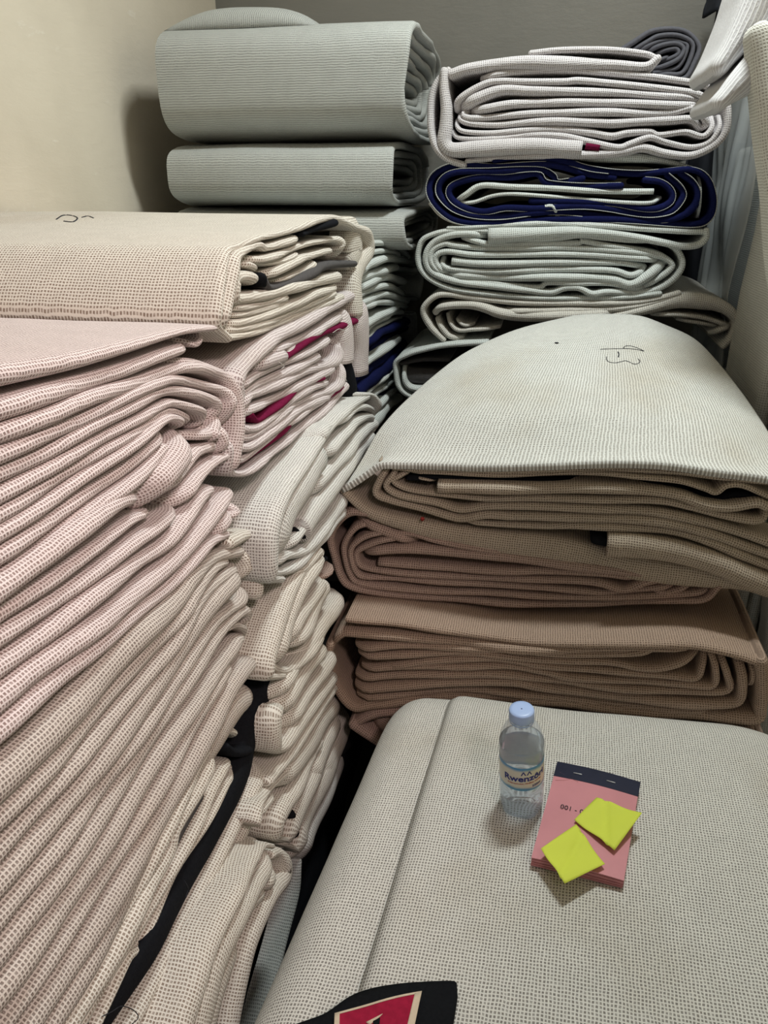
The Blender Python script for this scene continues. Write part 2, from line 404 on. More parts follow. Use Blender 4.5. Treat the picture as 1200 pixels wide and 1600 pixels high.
b = Bundle('folded_carpet', 'ecru folded carpet lying under the pale green-white one at the rear right', 'Y', YR, .42, M['ecru'], 'carpets stacked at the rear right')
s = b.strand
s([(693, 530), (674, 512), (662, 490), (665, 476), (682, 462), (702, 460), (730, 464), (770, 469), (810, 473), (860, 474), (920, 474), (980, 473), (1020, 468), (1060, 458)], 9, 9, name='outer_wrap')
s([(1063, 460), (1030, 470), (990, 479), (940, 484), (880, 485), (830, 486), (790, 487)], 9, 11)
s([(678, 490), (692, 479), (730, 476), (755, 480), (785, 490), (830, 494), (900, 492), (960, 488)], 10, 12, wm=18)
s([(960, 494), (1010, 483), (1060, 470), (1100, 472), (1130, 480), (1149, 496), (1150, 512), (1142, 526), (1130, 540)], 10, 9, wm=26, name='outer_wrap')
s([(1020, 492), (1060, 492), (1100, 497), (1134, 508), (1144, 512)], 7)
s([(1060, 500), (1100, 506), (1125, 512)], 6)
s([(1110, 522), (1128, 514), (1142, 512)], 8)
s([(682, 498), (690, 512), (702, 525), (722, 530)], 8)
s([(698, 492), (704, 506), (716, 516), (742, 515), (780, 512)], 6)
s([(712, 500), (725, 508), (740, 508)], 5)

b = Bundle('folded_carpet', 'pale carpet loop with grey pile inside, half hidden left of the pillow-like carpet', 'Y', 1.95, .4, M['pale'], 'carpets stacked at the rear right')
s = b.strand
s([(760, 536), (700, 539), (660, 547), (637, 554), (619, 565), (619, 582), (623, 602), (640, 618), (680, 626), (740, 628), (800, 622)], 8, 6, name='outer_wrap')
s([(700, 562), (660, 562), (627, 568)], 6, mat=M['greypile'], name='pile_lining', out=-.02)
s([(630, 574), (634, 598), (650, 608), (690, 606)], 6, 10)
s([(640, 585), (665, 588), (700, 590)], 24, mat=M['greypile'], name='pile_lining', out=-.03)

b = Bundle('rolled_cloth', 'dark grey cloth rolled into a bundle on the topmost rear carpet', 'Y', 2.12, .35, M['charcoal'], cat='cloth')
s = b.strand
s([(955, 88), (990, 66), (1022, 48), (1068, 48), (1092, 72), (1084, 100), (1070, 122), (1040, 124), (1000, 122)], 8, 8, name='outer_wrap')
s([(975, 86), (1010, 66), (1030, 56), (1062, 56), (1083, 72), (1068, 112), (1040, 116), (1015, 118)], 7)
s([(990, 84), (1020, 68), (1045, 62), (1066, 66), (1074, 74), (1060, 104), (1030, 112), (1010, 114)], 7)
s([(1005, 84), (1030, 72), (1055, 68), (1068, 76), (1060, 92), (1035, 104), (1015, 108)], 7)
s([(1015, 92), (1035, 80), (1056, 76), (1058, 86), (1030, 98)], 7)
s([(1020, 98), (1050, 86)], 6)
s([(1072, 122), (1076, 135)], 14)

# ------------------------------------------------------------------ right front stack, ends facing the viewer
YF = 1.30
YF3 = 1.215
b1 = b = Bundle('folded_carpet', 'greenish-white folded carpet puffed up like a pillow with pen scribbles on top', 'Y', YF, .07, M['pillow_shade'], 'carpets stacked at the front right')
s = b.strand
s([(534, 763), (556, 783), (585, 803), (640, 819), (700, 834), (780, 848), (850, 858), (920, 870), (1000, 888), (1100, 900), (1160, 908), (1200, 920)], 10, 26, wm=44, name='outer_wrap', ext1=.03, L=.14, r=.012)
s([(590, 726), (625, 731), (700, 735), (780, 737), (850, 735), (930, 733), (1000, 735), (1060, 738), (1120, 745), (1200, 752)], 6, 10, ext1=.06, L=.03)
s([(630, 738), (700, 739), (780, 742), (850, 741), (930, 739), (1000, 744), (1060, 750), (1100, 762), (1118, 768), (1135, 757), (1160, 757), (1200, 775)], 5, 9, wm=7, ext1=.06)
s([(640, 746), (700, 744), (780, 748), (850, 751), (950, 755), (1040, 759), (1080, 770), (1115, 780), (1145, 772), (1185, 774)], 9, mat=M['black'], name='pile_lining', out=-.012)
s([(646, 751), (655, 748), (684, 753)], 4, name='fold')
s([(685, 759), (730, 760), (800, 762), (850, 763), (920, 762), (1000, 765), (1060, 773), (1100, 787), (1140, 791), (1180, 785), (1196, 790)], 19, 15, wm=16, name='flap', cap0='flat', out=.003)
s([(645, 734), (624, 744), (615, 752), (640, 764), (700, 772), (760, 778), (800, 777), (850, 777), (950, 779), (1030, 781), (1080, 791), (1130, 803), (1185, 811), (1198, 800)], 8, 13, wm=12)
s([(624, 728), (613, 744), (604, 759), (625, 772), (680, 783), (720, 795), (760, 790), (800, 789), (850, 790), (950, 794), (1030, 800), (1100, 815), (1160, 832), (1200, 846)], 9, 15, wm=14, ext1=.05)
s([(607, 730), (595, 748), (588, 770), (612, 781), (660, 793), (700, 805), (725, 809), (760, 803), (800, 805), (850, 806), (950, 808), (1040, 814), (1110, 833), (1160, 851), (1200, 864)], 11, 15, wm=15, ext1=.05)
s([(720, 814), (780, 818), (850, 821), (900, 819), (960, 821), (1040, 827), (1100, 842), (1160, 866), (1200, 882)], 8, 15, wm=14, ext1=.05)
s([(948, 849), (1000, 853), (1060, 863), (1120, 880), (1160, 897), (1200, 913)], 36, 30, name='flap', cap0='flat', out=.012, L=.06, ext1=.05)
s([(931, 842), (952, 846)], 15, mat=M['black'], name='pile_edge', out=.003, L=.04)

# the domed top of that carpet
def sheet(name, fn, nu, nv, mat, parent, thick=.008, uvs=None):
    """a cloth surface fn(u, v) -> point with a real thickness below it"""
    P = [[Vector(fn(i / nu, j / nv)) for j in range(nv + 1)] for i in range(nu + 1)]
    verts, uv, faces = [], [], []
    W = nv + 1
    lu = [[0] * W for _ in range(nu + 1)]; lv = [[0] * W for _ in range(nu + 1)]
    for i in range(nu + 1):
        for j in range(W):
            if i: lu[i][j] = lu[i - 1][j] + (P[i][j] - P[i - 1][j]).length
            if j: lv[i][j] = lv[i][j - 1] + (P[i][j] - P[i][j - 1]).length
    mid = W // 2
    for i in range(nu + 1):
        for j in range(W):
            verts.append(P[i][j]); uv.append((lu[i][mid] if uvs is None else uvs(i / nu, j / nv)[0], lv[nu // 2][j] if uvs is None else uvs(i / nu, j / nv)[1]))
    n0 = len(verts)
    for i in range(nu + 1):
        for j in range(W):
            du = P[min(i + 1, nu)][j] - P[max(i - 1, 0)][j]; dv = P[i][min(j + 1, nv)] - P[i][max(j - 1, 0)]
            nn = du.cross(dv)
            nn = nn.normalized() if nn.length > 1e-12 else Vector((0, 0, 1))
            verts.append(P[i][j] - nn * thick); uv.append(uv[i * W + j])
    for i in range(nu):
        for j in range(nv):
            a, b_, c, d = i * W + j, (i + 1) * W + j, (i + 1) * W + j + 1, i * W + j + 1
            faces.append((a, b_, c, d)); faces.append((n0 + d, n0 + c, n0 + b_, n0 + a))
    for i in range(nu):
        for j, fl in ((0, 0), (nv, 1)):
            a, c = i * W + j, (i + 1) * W + j
            faces.append((a, n0 + a, n0 + c, c) if not fl else (c, n0 + c, n0 + a, a))
    for j in range(nv):
        for i, fl in ((0, 1), (nu, 0)):
            a, c = i * W + j, i * W + j + 1
            faces.append((a, n0 + a, n0 + c, c) if not fl else (c, n0 + c, n0 + a, a))
    return mesh_obj(name, verts, faces, mat, parent, uv)

# front lip of the pillow, traced on the end plane; back edge near the rear stack
lip = catmull([(531, 762), (548, 753), (570, 738), (592, 724), (625, 723), (680, 725), (760, 728), (850, 725), (940, 721), (1010, 722), (1060, 726), (1120, 735), (1200, 745), (1250, 756), (1270, 775)], 6)
lip3 = [unproj(p[0], p[1], 'Y', YF - .012) for p in lip]
def lip_at(u):
    f = u * (len(lip3) - 1); i = min(int(f), len(lip3) - 2)
    return lip3[i].lerp(lip3[i + 1], f - i)
PXL, PXR = lip3[0].x, lip3[-1].x
PYB = 1.87
def edge_curve(rows):
    Y0 = YF - .012
    return catmull([(v,) + tuple(unproj(px, py, 'Y', Y0 + (PYB - Y0) * v)) for v, px, py in rows], 6)
EL = edge_curve([(0, 531, 762), (.1, 556, 722), (.25, 598, 664), (.4, 640, 620), (.55, 686, 580), (.7, 738, 545), (.85, 800, 517), (1, 880, 496)])
ER = edge_curve([(0, 1270, 775), (.25, 1222, 712), (.4, 1192, 662), (.55, 1156, 608), (.7, 1118, 562), (.85, 1078, 524), (1, 1020, 500)])
PZB = unproj(950, 490, 'Y', PYB).z
def edge_at(E_, v):
    for a, c in zip(E_, E_[1:]):
        if a[0] <= v <= c[0] + 1e-9:
            f = (v - a[0]) / max(c[0] - a[0], 1e-9)
            return Vector(a[1:]).lerp(Vector(c[1:]), f)
    return Vector(E_[-1][1:])
def pillow_pt(u, v):
    v = v * 1.12                      # the last rows fall away behind
    vv = min(v, 1.0)
    p = lip_at(u)
    f = (p.x - PXL) / (PXR - PXL)
    a, c = edge_at(EL, vv), edge_at(ER, vv)
    q = a.lerp(c, f)
    xn = 2 * f - 1
    zc0 = lip3[len(lip3) // 2].z
    zc = zc0 + (PZB - zc0) * vv ** .85 + .012 * math.sin(math.pi * vv)
    w = 1 - abs(xn) ** 3.2
    base = q.z + max(0, zc - q.z) * w
    k = max(0, 1 - vv / .22) ** 1.5   # near the lip follow the traced edge
    z = max(base * (1 - k) + p.z * k, p.z) if vv > 0 else p.z
    y = q.y + .06 * max(0, v - 1) / .12
    z -= .14 * (max(0, v - 1) / .12) ** 1.5
    if vv > 0: z += .0025 * noise.noise(Vector((q.x * 7, q.y * 7, 3)))
    return (q.x, y, z)
pillow_o = sheet('outer_wrap', pillow_pt, 64, 48, M['pillow'], b1.obj, .012)

b = Bundle('folded_carpet', 'rose-brown folded carpet squeezed under the pillow-like one', 'Y', YF, .5, M['rose'], 'carpets stacked at the front right')
s = b.strand
s([(575, 800), (548, 800), (527, 817), (517, 840), (523, 868), (533, 898), (550, 914), (600, 925), (680, 932), (760, 939), (850, 943), (950, 942), (1050, 938), (1100, 935), (1122, 914)], 12, 9, name='outer_wrap')
s([(596, 818), (560, 822), (540, 846), (540, 870), (549, 898), (565, 910), (620, 917), (700, 923), (800, 927), (870, 931), (950, 932), (1040, 929), (1098, 924), (1112, 912)], 10, 9)
s([(625, 826), (575, 836), (551, 853), (550, 872), (558, 893), (575, 901), (640, 905), (760, 912), (850, 917), (900, 921), (950, 925), (1005, 920), (1060, 914)], 9, 10)
s([(640, 838), (600, 842), (562, 858), (558, 872), (568, 885), (610, 892), (680, 898), (760, 902), (850, 904), (930, 908), (975, 920), (1010, 908), (1050, 900)], 9, 12)
s([(570, 865), (595, 858), (640, 856), (700, 860), (780, 867), (850, 875), (920, 884), (1000, 894), (1060, 900)], 14, 14, wm=18)
s([(592, 877), (650, 882), (720, 887), (800, 891), (850, 891), (950, 896), (1000, 905)], 12, cap0='flat')
s([(590, 838), (640, 832), (680, 842), (740, 853), (800, 862)], 10)
s([(560, 812), (600, 828), (650, 846)], 16)
s([(1006, 912), (1040, 926), (1072, 916), (1090, 905)], 10)

b = Bundle('folded_carpet', 'brown folded carpet at the foot of the front right stack', 'Y', YF3, .55, M['brown'], 'carpets stacked at the front right')
s = b.strand
s([(545, 966), (620, 973), (700, 984), (780, 997), (850, 1003), (950, 1004), (1060, 1006), (1110, 1012), (1155, 1022), (1190, 1034)], 9, 12, wm=11, name='outer_wrap')
s([(518, 1010), (534, 990), (560, 988), (640, 994), (720, 1001), (800, 1010), (900, 1013), (1000, 1012), (1090, 1015)], 12, 8, wm=14)
s([(517, 1005), (513, 1035), (526, 1072), (552, 1102), (582, 1100), (650, 1090), (720, 1086), (800, 1090), (900, 1098)], 14, 12, name='outer_wrap')
s([(1188, 1030), (1190, 1060), (1187, 1100), (1180, 1116), (1140, 1117), (1080, 1113), (1000, 1110), (900, 1098), (820, 1090)], 22, 14, wm=16, name='outer_wrap')
s([(556, 1012), (620, 1006), (700, 1008), (780, 1014), (850, 1019), (920, 1021), (980, 1019), (1030, 1013)], 11)
s([(560, 1024), (640, 1020), (740, 1018), (850, 1029), (950, 1033), (1000, 1041), (1040, 1039), (1090, 1023)], 11)
s([(600, 1042), (680, 1030), (760, 1027), (850, 1038), (950, 1046), (1040, 1053), (1086, 1057), (1097, 1040), (1104, 1020)], 11)
s([(565, 1047), (620, 1042), (700, 1039), (780, 1039), (850, 1047), (900, 1056), (1000, 1063), (1080, 1067), (1114, 1066), (1117, 1040), (1110, 1018)], 11)
s([(555, 1062), (620, 1056), (700, 1051), (780, 1051), (850, 1059), (930, 1069), (1000, 1075), (1080, 1078), (1136, 1076), (1135, 1050), (1124, 1022)], 11, 12)
s([(555, 1077), (620, 1071), (700, 1064), (800, 1063), (850, 1072), (950, 1085), (1050, 1093), (1120, 1096), (1154, 1092), (1159, 1060), (1154, 1030)], 12, 16)
s([(558, 1090), (650, 1082), (740, 1077), (850, 1086), (950, 1098), (1050, 1106), (1120, 1108)], 10)
s([(1172, 1078), (1176, 1050), (1172, 1032)], 9)

b = Bundle('folded_carpet', 'brown carpet corner poking out low behind the big grey-cream carpet', 'Y', YF3, .5, M['rose'], 'carpets stacked at the front right')
s = b.strand
s([(556, 1128), (580, 1115), (610, 1108), (700, 1108), (800, 1112), (900, 1118), (1000, 1126), (1100, 1134), (1170, 1140)], 14, 14, name='outer_wrap')
s([(556, 1128), (580, 1145), (610, 1160), (700, 1180), (800, 1190), (900, 1200), (1000, 1210), (1100, 1215), (1170, 1200), (1190, 1160)], 16, 16, name='outer_wrap')
s([(590, 1132), (700, 1140), (900, 1155), (1100, 1172), (1160, 1170)], 26, 26)

# ------------------------------------------------------------------ rear left stack: thick rolls seen from the side
def roll(name, label, x0, x1, yf, yb, z0, z1, mat, turns=5, group=None, top_tilt=0.0, lean=0.0, left_in=.03):
    """flattened roll lying along X: outer wrap + inner turns seen at its right-hand end"""
    t0 = thing(name, label, 'carpet', (0, 0, 0), group)
    hy, hz = (yb - yf) / 2, (z1 - z0) / 2
    cy, cz = (yf + yb) / 2, (z0 + z1) / 2
    tw = min(hy, hz) / (turns + .6)
    for k in range(turns):
        a, h = hy - tw * (k + .5), hz - tw * (k + .5)
        P = []
        n = 44
        start = math.pi * .06
        for i in range(n + 1):
            th = start + 2 * math.pi * i / n * (1 if k < turns - 1 else .96)
            c, s_ = math.cos(th), math.sin(th)
            ex = .52
            y = cy + a * math.copysign(abs(c) ** ex, c) - tw * .0
            z = cz + h * math.copysign(abs(s_) ** ex, s_)
            y += .006 * noise.noise(Vector((y * 8, z * 8, k * 3 + z0)))
            z += .005 * noise.noise(Vector((z * 8, y * 8, k * 7 + z0))) * (1 if z < z1 - tw and z > z0 + tw else 0)
            P.append(Vector((x1 - .012 * k + RND.uniform(-.0, .0), y, z + lean * (y - cy))))
        ribbon('outer_wrap' if k == 0 else 'fold', P, [tw * .96] * len(P), (1, 0, 0), (x1 - x0) - .012 * k - left_in * (1 if k == 0 else 2), mat, t0,
               r=tw * .5, cap0='flat', cap1='flat', prot=.007, wob=.004)
    return t0
YC = 1.90
XC = -.345
def zat(py, px=450, y=None): return unproj(px, py, 'Y', y or YC).z
G = 'carpets stacked at the rear left'
XRL = unproj(246, 130, 'Y', YC).x - .03
r1 = roll('rolled_carpet', 'thick grey-green carpet roll, topmost at the rear left against the wall', XRL, XC, YC, 2.5, zat(216), zat(14, 600), M['grey'], 6, G)
ZR1 = zat(14, 600)
def hump(u, v):
    xa, xb = unproj(268, 20, 'Y', 2.02).x, unproj(500, 20, 'Y', 2.02).x
    prof = math.sin(math.pi * min(1, u * 1.02)) ** .6
    a = math.pi * v
    return (xa + (xb - xa) * u, 2.10 - .13 * math.cos(a) , ZR1 - .012 + (.062 * prof + .004 * math.sin(u * 9)) * math.sin(a) ** .7)
sheet('top_fold', hump, 24, 14, M['grey'], r1, .006)
r2 = roll('rolled_carpet', 'slimmer grey-green carpet roll under the thick topmost one', XRL, XC - .035, YC, 2.5, zat(325), zat(217), M['grey'], 4, G)
r3 = roll('rolled_carpet', 'grey-green carpet mostly hidden beneath the slimmer roll', XRL, XC - .0, YC + .02, 2.5, zat(398, 600), zat(328, 600), M['grey'], 3, G)
b = Bundle('folded_carpet', 'soft pale carpet with limp rippled folds behind the cream carpet', 'X', -.40, .62, M['pale'], G)
s = b.strand
s([(548, 384), (573, 381), (596, 380), (615, 382), (632, 400)], 10, 7, name='outer_wrap')
s([(548, 406), (576, 396), (596, 392), (612, 394), (621, 402)], 8)
s([(540, 434), (561, 421), (580, 411), (600, 404), (623, 405), (644, 409)], 14, 10)
s([(540, 446), (560, 437), (580, 429), (600, 423), (620, 416)], 11)
s([(545, 458), (561, 449), (587, 437), (607, 433), (630, 442)], 11)
s([(545, 469), (561, 460), (587, 449), (607, 448), (630, 462)], 10)
s([(545, 480), (577, 468), (596, 460), (615, 464), (634, 472)], 10)
s([(545, 487), (575, 477), (593, 472), (615, 474), (636, 480)], 9)
s([(636, 402), (648, 412), (646, 424), (630, 420)], 7)
s([(653, 424), (652, 442), (649, 462)], 9, 7, mat=M['grey'], name='flap')
b = Bundle('folded_carpet', 'pale carpet with navy pile between its layers, low behind the maroon one', 'X', -.40, .62, M['pale'], G)
s = b.strand
s([(545, 522), (569, 505), (587, 496), (604, 487), (618, 481)], 13, 9, name='outer_wrap')
s([(545, 532), (571, 513), (600, 496), (615, 488), (628, 488)], 8)
s([(545, 544), (575, 524), (593, 511), (611, 501), (630, 495)], 4)
s([(545, 552), (575, 531), (596, 518), (633, 502)], 11, mat=M['navy'], name='pile_layer')
s([(545, 570), (573, 546), (600, 528), (632, 512)], 10, mat=M['navy'], name='pile_layer', out=-.02)
s([(545, 582), (573, 562), (593, 548), (626, 525)], 12, 9)
s([(545, 594), (573, 573), (593, 559), (626, 537)], 14, mat=M['navy'], name='pile_layer', out=-.01)
s([(540, 620), (564, 604), (580, 592), (596, 578), (622, 552)], 18, mat=M['navy'], name='pile_layer')
s([(550, 630), (572, 611), (593, 592), (616, 572)], 9, 8)
s([(560, 636), (580, 620), (600, 604), (614, 593)], 7)
s([(575, 645), (591, 630), (601, 617), (612, 606)], 4, mat=M['navy'], name='pile_layer')
s([(570, 655), (587, 637), (600, 621), (616, 606)], 7)
s([(575, 668), (591, 649), (603, 634), (621, 621)], 14, 10, name='outer_wrap')
s([(642, 492), (644, 515), (646, 532)], 5, mat=M['grey'], name='frayed_edge')

# ------------------------------------------------------------------ middle left stack, ends facing +X
XB = -.375
GB = 'carpets stacked at the middle left'
LB = .66
b = Bundle('folded_carpet', 'cream carpet with dark grey pile inside, topmost of the middle left stack', 'X', XB, LB, M['cream'], GB)
s = b.strand
s([(350, 528), (329, 506), (329, 480), (338, 437), (353, 396), (374, 384), (402, 372), (430, 367), (460, 358), (490, 345), (520, 341), (540, 351), (564, 362), (571, 380), (570, 394), (560, 412), (553, 436), (551, 461), (551, 492)], 11, 14, wm=9, name='outer_wrap', cap1='flat')
s([(350, 519), (338, 500), (341, 478), (352, 430), (362, 401), (390, 386), (404, 383), (415, 387), (440, 381), (470, 371)], 11, 11)
s([(383, 403), (402, 406), (437, 397), (472, 383), (500, 377), (525, 375), (529, 388), (529, 402)], 11, 7)
s([(409, 432), (441, 418), (469, 404), (485, 400), (505, 394), (522, 391)], 14, 9)
s([(425, 442), (451, 432), (479, 419), (495, 408)], 6)
s([(404, 438), (413, 449), (432, 448), (460, 438), (483, 426), (507, 415), (550, 412)], 9, 9, wm=16, mat=M['greypile'], name='pile_lining', L=.2)
s([(404, 434), (408, 443), (418, 447)], 7, mat=M['black'], name='pile_edge', L=.1, out=.004)
s([(402, 438), (378, 432), (360, 438), (355, 452), (362, 467), (410, 461), (450, 450), (493, 439), (531, 431)], 17, 16)
s([(352, 481), (378, 481), (413, 474), (450, 463)], 11)
s([(352, 492), (374, 492), (413, 482), (455, 468)], 9)
s([(350, 504), (367, 506), (413, 493), (455, 475), (488, 459), (516, 451), (524, 442)], 14, 11)
s([(345, 516), (378, 514), (425, 501), (465, 482), (495, 469), (522, 456)], 11)
s([(352, 528), (390, 521), (437, 505), (483, 485), (530, 464)], 10, name='outer_wrap')
s([(375, 410), (390, 415), (405, 424)], 9)
s([(384, 400), (400, 412), (440, 408), (470, 395)], 8, mat=M['cream'])
s([(470, 366), (495, 356), (518, 348)], 7, 12, mat=M['black'], name='pile_edge', L=.12, out=.002)
s([(548, 384), (548, 394), (545, 404)], 26, 20, name='flap', out=-.012, L=.03)
# pen squiggle on its top
b_cream = b
cream_wrap = [o for o in bpy.data.objects if o.parent == b.obj and o.name.startswith('outer_wrap')][0]

b = Bundle('folded_carpet', 'mauve-white folded carpet with maroon pile edges, below the cream one', 'X', XB, LB, M['mauve'], GB)
s = b.strand
s([(362, 620), (359, 592), (385, 560), (413, 535), (451, 515), (483, 497), (518, 477), (548, 462)], 14, 14, wm=20, name='outer_wrap')
s([(388, 572), (410, 563), (432, 556)], 22, 20, cap1='flat')
s([(410, 552), (430, 545), (460, 533), (497, 514), (533, 492)], 12, 12)
s([(432, 555), (460, 541), (483, 523), (505, 512)], 8)
s([(434, 563), (460, 546), (483, 528), (518, 514), (549, 502), (566, 500)], 10, 10, mat=M['maroon'], name='pile_edge', L=.12, out=.004)
s([(536, 520), (537, 540), (537, 566)], 20, name='flap', cap1='flat', out=.002, L=.03)
s([(560, 506), (562, 540), (562, 584)], 21, name='flap', cap1='flat', out=.006, L=.02)
s([(362, 611), (385, 592), (413, 578), (451, 562), (483, 546), (513, 528)], 11)
s([(364, 626), (390, 606), (420, 592), (460, 574), (500, 553)], 13)
s([(366, 645), (381, 621), (399, 613), (437, 597), (472, 580), (514, 568), (524, 545), (523, 530)], 14, 8, wm=15)
s([(370, 660), (376, 645), (402, 634), (432, 620), (460, 604), (502, 584), (520, 572)], 13)
s([(390, 648), (402, 657), (420, 644), (448, 620), (472, 602), (502, 591)], 8, 7, mat=M['maroon'], name='pile_edge', L=.1, out=.004)
s([(372, 655), (372, 668), (395, 669), (425, 648), (460, 618), (483, 606), (513, 596)], 12)
s([(364, 681), (385, 683), (413, 667), (441, 643), (472, 625), (516, 607), (526, 585), (527, 560)], 13, 8)
s([(360, 695), (381, 699), (413, 678), (451, 648), (483, 630), (515, 618)], 12)
s([(357, 711), (374, 719), (413, 690), (460, 653), (507, 621), (531, 597)], 9)
s([(362, 726), (390, 713), (430, 679), (460, 650), (497, 629), (530, 603)], 7, mat=M['maroon'], name='pile_edge', out=-.003)
s([(350, 700), (354, 733), (376, 740), (402, 723), (437, 696), (483, 658), (518, 627), (534, 604)], 9, name='outer_wrap')
s([(540, 580), (544, 605)], 12, mat=M['black'], name='pile_edge', L=.05)

b = Bundle('folded_carpet', 'white folded carpet with a broad smooth wrap, sagging below the mauve one', 'X', -.35, LB, M['white'], GB)
s = b.strand
s([(440, 905), (416, 900), (413, 860), (416, 825), (428, 787), (455, 744), (485, 702), (522, 656), (548, 634), (572, 620)], 12, 9, wm=14, name='outer_wrap')
s([(560, 616), (578, 618), (584, 632), (586, 648)], 6)
s([(434, 872), (436, 828), (449, 792), (474, 748), (496, 716)], 24, 26, cap1='flat')
s([(492, 695), (503, 672), (534, 653), (562, 636), (583, 642)], 10)
s([(505, 712), (538, 672), (569, 652), (582, 655)], 12)
s([(485, 770), (492, 757), (527, 717), (562, 677), (586, 660)], 14)
s([(468, 829), (489, 794), (515, 759), (550, 712), (582, 678)], 20, 14, cap0='flat')
s([(424, 882), (445, 869), (471, 860), (494, 833), (517, 805), (538, 770)], 13)
s([(446, 858), (461, 836), (480, 815)], 9)
s([(420, 897), (452, 889), (480, 860), (508, 826), (530, 800)], 11, name='outer_wrap')
s([(462, 826), (474, 840)], 4, mat=M['black'], name='pile_edge', L=.02, out=.004)

b = Bundle('folded_carpet', 'cream carpet with a thin black pile line, bulging under the sagging white one', 'X', -.35, LB, M['cream'], GB)
s = b.strand
s([(440, 1056), (414, 1056), (413, 1036), (422, 1004), (438, 955), (458, 908), (490, 862)], 10, 10, wm=12, name='outer_wrap')
s([(428, 1040), (434, 1004), (449, 957), (468, 908), (500, 866)], 12)
s([(434, 1016), (450, 970), (469, 914), (505, 872)], 5, mat=M['black'], name='pile_edge', out=-.004)
s([(440, 1006), (457, 968), (472, 948), (505, 907)], 13)
s([(446, 1006), (466, 986), (481, 960), (499, 927), (512, 912)], 15)
s([(461, 1032), (486, 998), (513, 960), (532, 934)], 15)
s([(426, 1042), (446, 1048), (464, 1030), (490, 996)], 12, name='outer_wrap')
s([(455, 900), (480, 878), (505, 858)], 10)
s([(505, 905), (525, 880)], 5, mat=M['rose'])

b = Bundle('folded_carpet', 'cream carpet with a square near corner, lying behind the black hanging strip', 'X', -.352, LB, M['cream'], GB)
s = b.strand
s([(428, 1108), (420, 1120), (421, 1160), (432, 1168), (452, 1142), (485, 1097), (515, 1060)], 12, 13, wm=14, name='outer_wrap')
s([(432, 1112), (450, 1080), (475, 1042), (502, 1010)], 14)
s([(444, 1130), (468, 1092), (500, 1048), (520, 1020)], 13)
s([(430, 1085), (450, 1050), (480, 1020)], 12)
s([(416, 1219), (445, 1180), (472, 1138), (496, 1103), (520, 1070)], 10, name='top_fold')
s([(436, 1216), (472, 1176), (499, 1132), (526, 1098)], 22, 20)
s([(478, 1219), (499, 1176), (526, 1120)], 14)
s([(456, 1218), (474, 1192), (490, 1168)], 6)
s([(496, 1219), (517, 1176), (541, 1119)], 17)
s([(529, 1170), (537, 1160)], 14, mat=M['black'], name='frayed_edge', out=.004, L=.03)

b = Bundle('folded_carpet', 'cream carpet with a torn dark hole at its end, low in the middle left stack', 'X', -.352, LB, M['cream'], GB)
s = b.strand
s([(445, 1312), (430, 1308), (428, 1285), (438, 1258), (458, 1222), (492, 1162)], 9, 10, wm=12, name='outer_wrap')
s([(386, 1286), (396, 1258), (430, 1220), (470, 1184)], 8, cap0='flat')
s([(394, 1292), (404, 1266), (428, 1236)], 6)
s([(449, 1322), (452, 1290), (470, 1245), (500, 1182)], 12)
s([(462, 1340), (468, 1300), (490, 1245), (515, 1185), (538, 1128)], 15)
s([(472, 1345), (482, 1300), (505, 1240), (530, 1180)], 14, mat=M['white'])
s([(432, 1314), (450, 1322), (466, 1333)], 8)
s([(446, 1272), (452, 1300)], 8, mat=M['black'], name='pile_edge', L=.05, out=-.006)
s([(462, 1345), (456, 1400), (438, 1480), (416, 1560), (402, 1620)], 3, 4, mat=M['grey'], name='flap', ext1=.05, L=.03)
s([(556, 1150), (530, 1220), (505, 1300), (480, 1400), (455, 1500), (430, 1600)], 40, 50, mat=M['black'], name='pile_lining', out=-.02, ext1=.05, L=.04)  # black sheet puts shade into the gap, beyond the little dark pile there

# ------------------------------------------------------------------ near left stack, ends facing +X
XA = -.375
GA = 'carpets stacked at the near left'
LA = .60
E = .13
b = Bundle('folded_carpet', 'pinkish-white folded carpet with many neat layers, topmost of the near left stack', 'X', XA, LA, M['pink'], GA)
s = b.strand
s([(0, 584), (95, 566), (190, 541), (269, 518), (319, 512)], 34, 9, name='outer_wrap', ext0=E, r=.012)
s([(320, 514), (308, 538), (292, 530)], 7)
s([(0, 636), (63, 617), (127, 598), (190, 578), (253, 553), (294, 541)], 34, 14, ext0=E)
s([(0, 672), (63, 649), (127, 623), (190, 604), (222, 594), (253, 582), (285, 574), (320, 578), (345, 588), (357, 612), (360, 660), (356, 720)], 30, 11, wm=18, name='outer_wrap', ext0=E)
s([(262, 566), (300, 567), (348, 586)], 12)
s([(0, 705), (63, 678), (127, 652), (190, 620), (241, 599), (269, 593), (317, 602), (343, 613), (348, 635), (350, 662)], 28, 10, wm=18, ext0=E)
s([(0, 736), (63, 708), (127, 671), (190, 641), (237, 617), (269, 610), (317, 620), (338, 632), (336, 656)], 27, 12, ext0=E)
s([(0, 768), (63, 735), (142, 690), (206, 657), (253, 633), (272, 630), (308, 641), (320, 651), (322, 664)], 26, 9, ext0=E)
s([(0, 798), (32, 780), (95, 741), (158, 703), (222, 667), (263, 642), (300, 656), (310, 664)], 25, 9, ext0=E)
s([(0, 826), (67, 786), (133, 740), (200, 695), (252, 656), (275, 655), (295, 668)], 25, 9, ext0=E)
s([(0, 860), (67, 818), (133, 773), (187, 737), (230, 701), (263, 673)], 26, 12, ext0=E)
s([(292, 688), (266, 720), (240, 752), (226, 778)], 30, 30, out=.004)
s([(298, 682), (325, 678), (338, 662), (346, 646)], 13)
s([(254, 772), (284, 736), (310, 706), (346, 694)], 14)
s([(270, 790), (300, 750), (330, 722), (351, 713), (352, 732)], 16, 8)
s([(336, 660), (342, 690), (340, 712)], 9)
s([(325, 668), (332, 688)], 9)

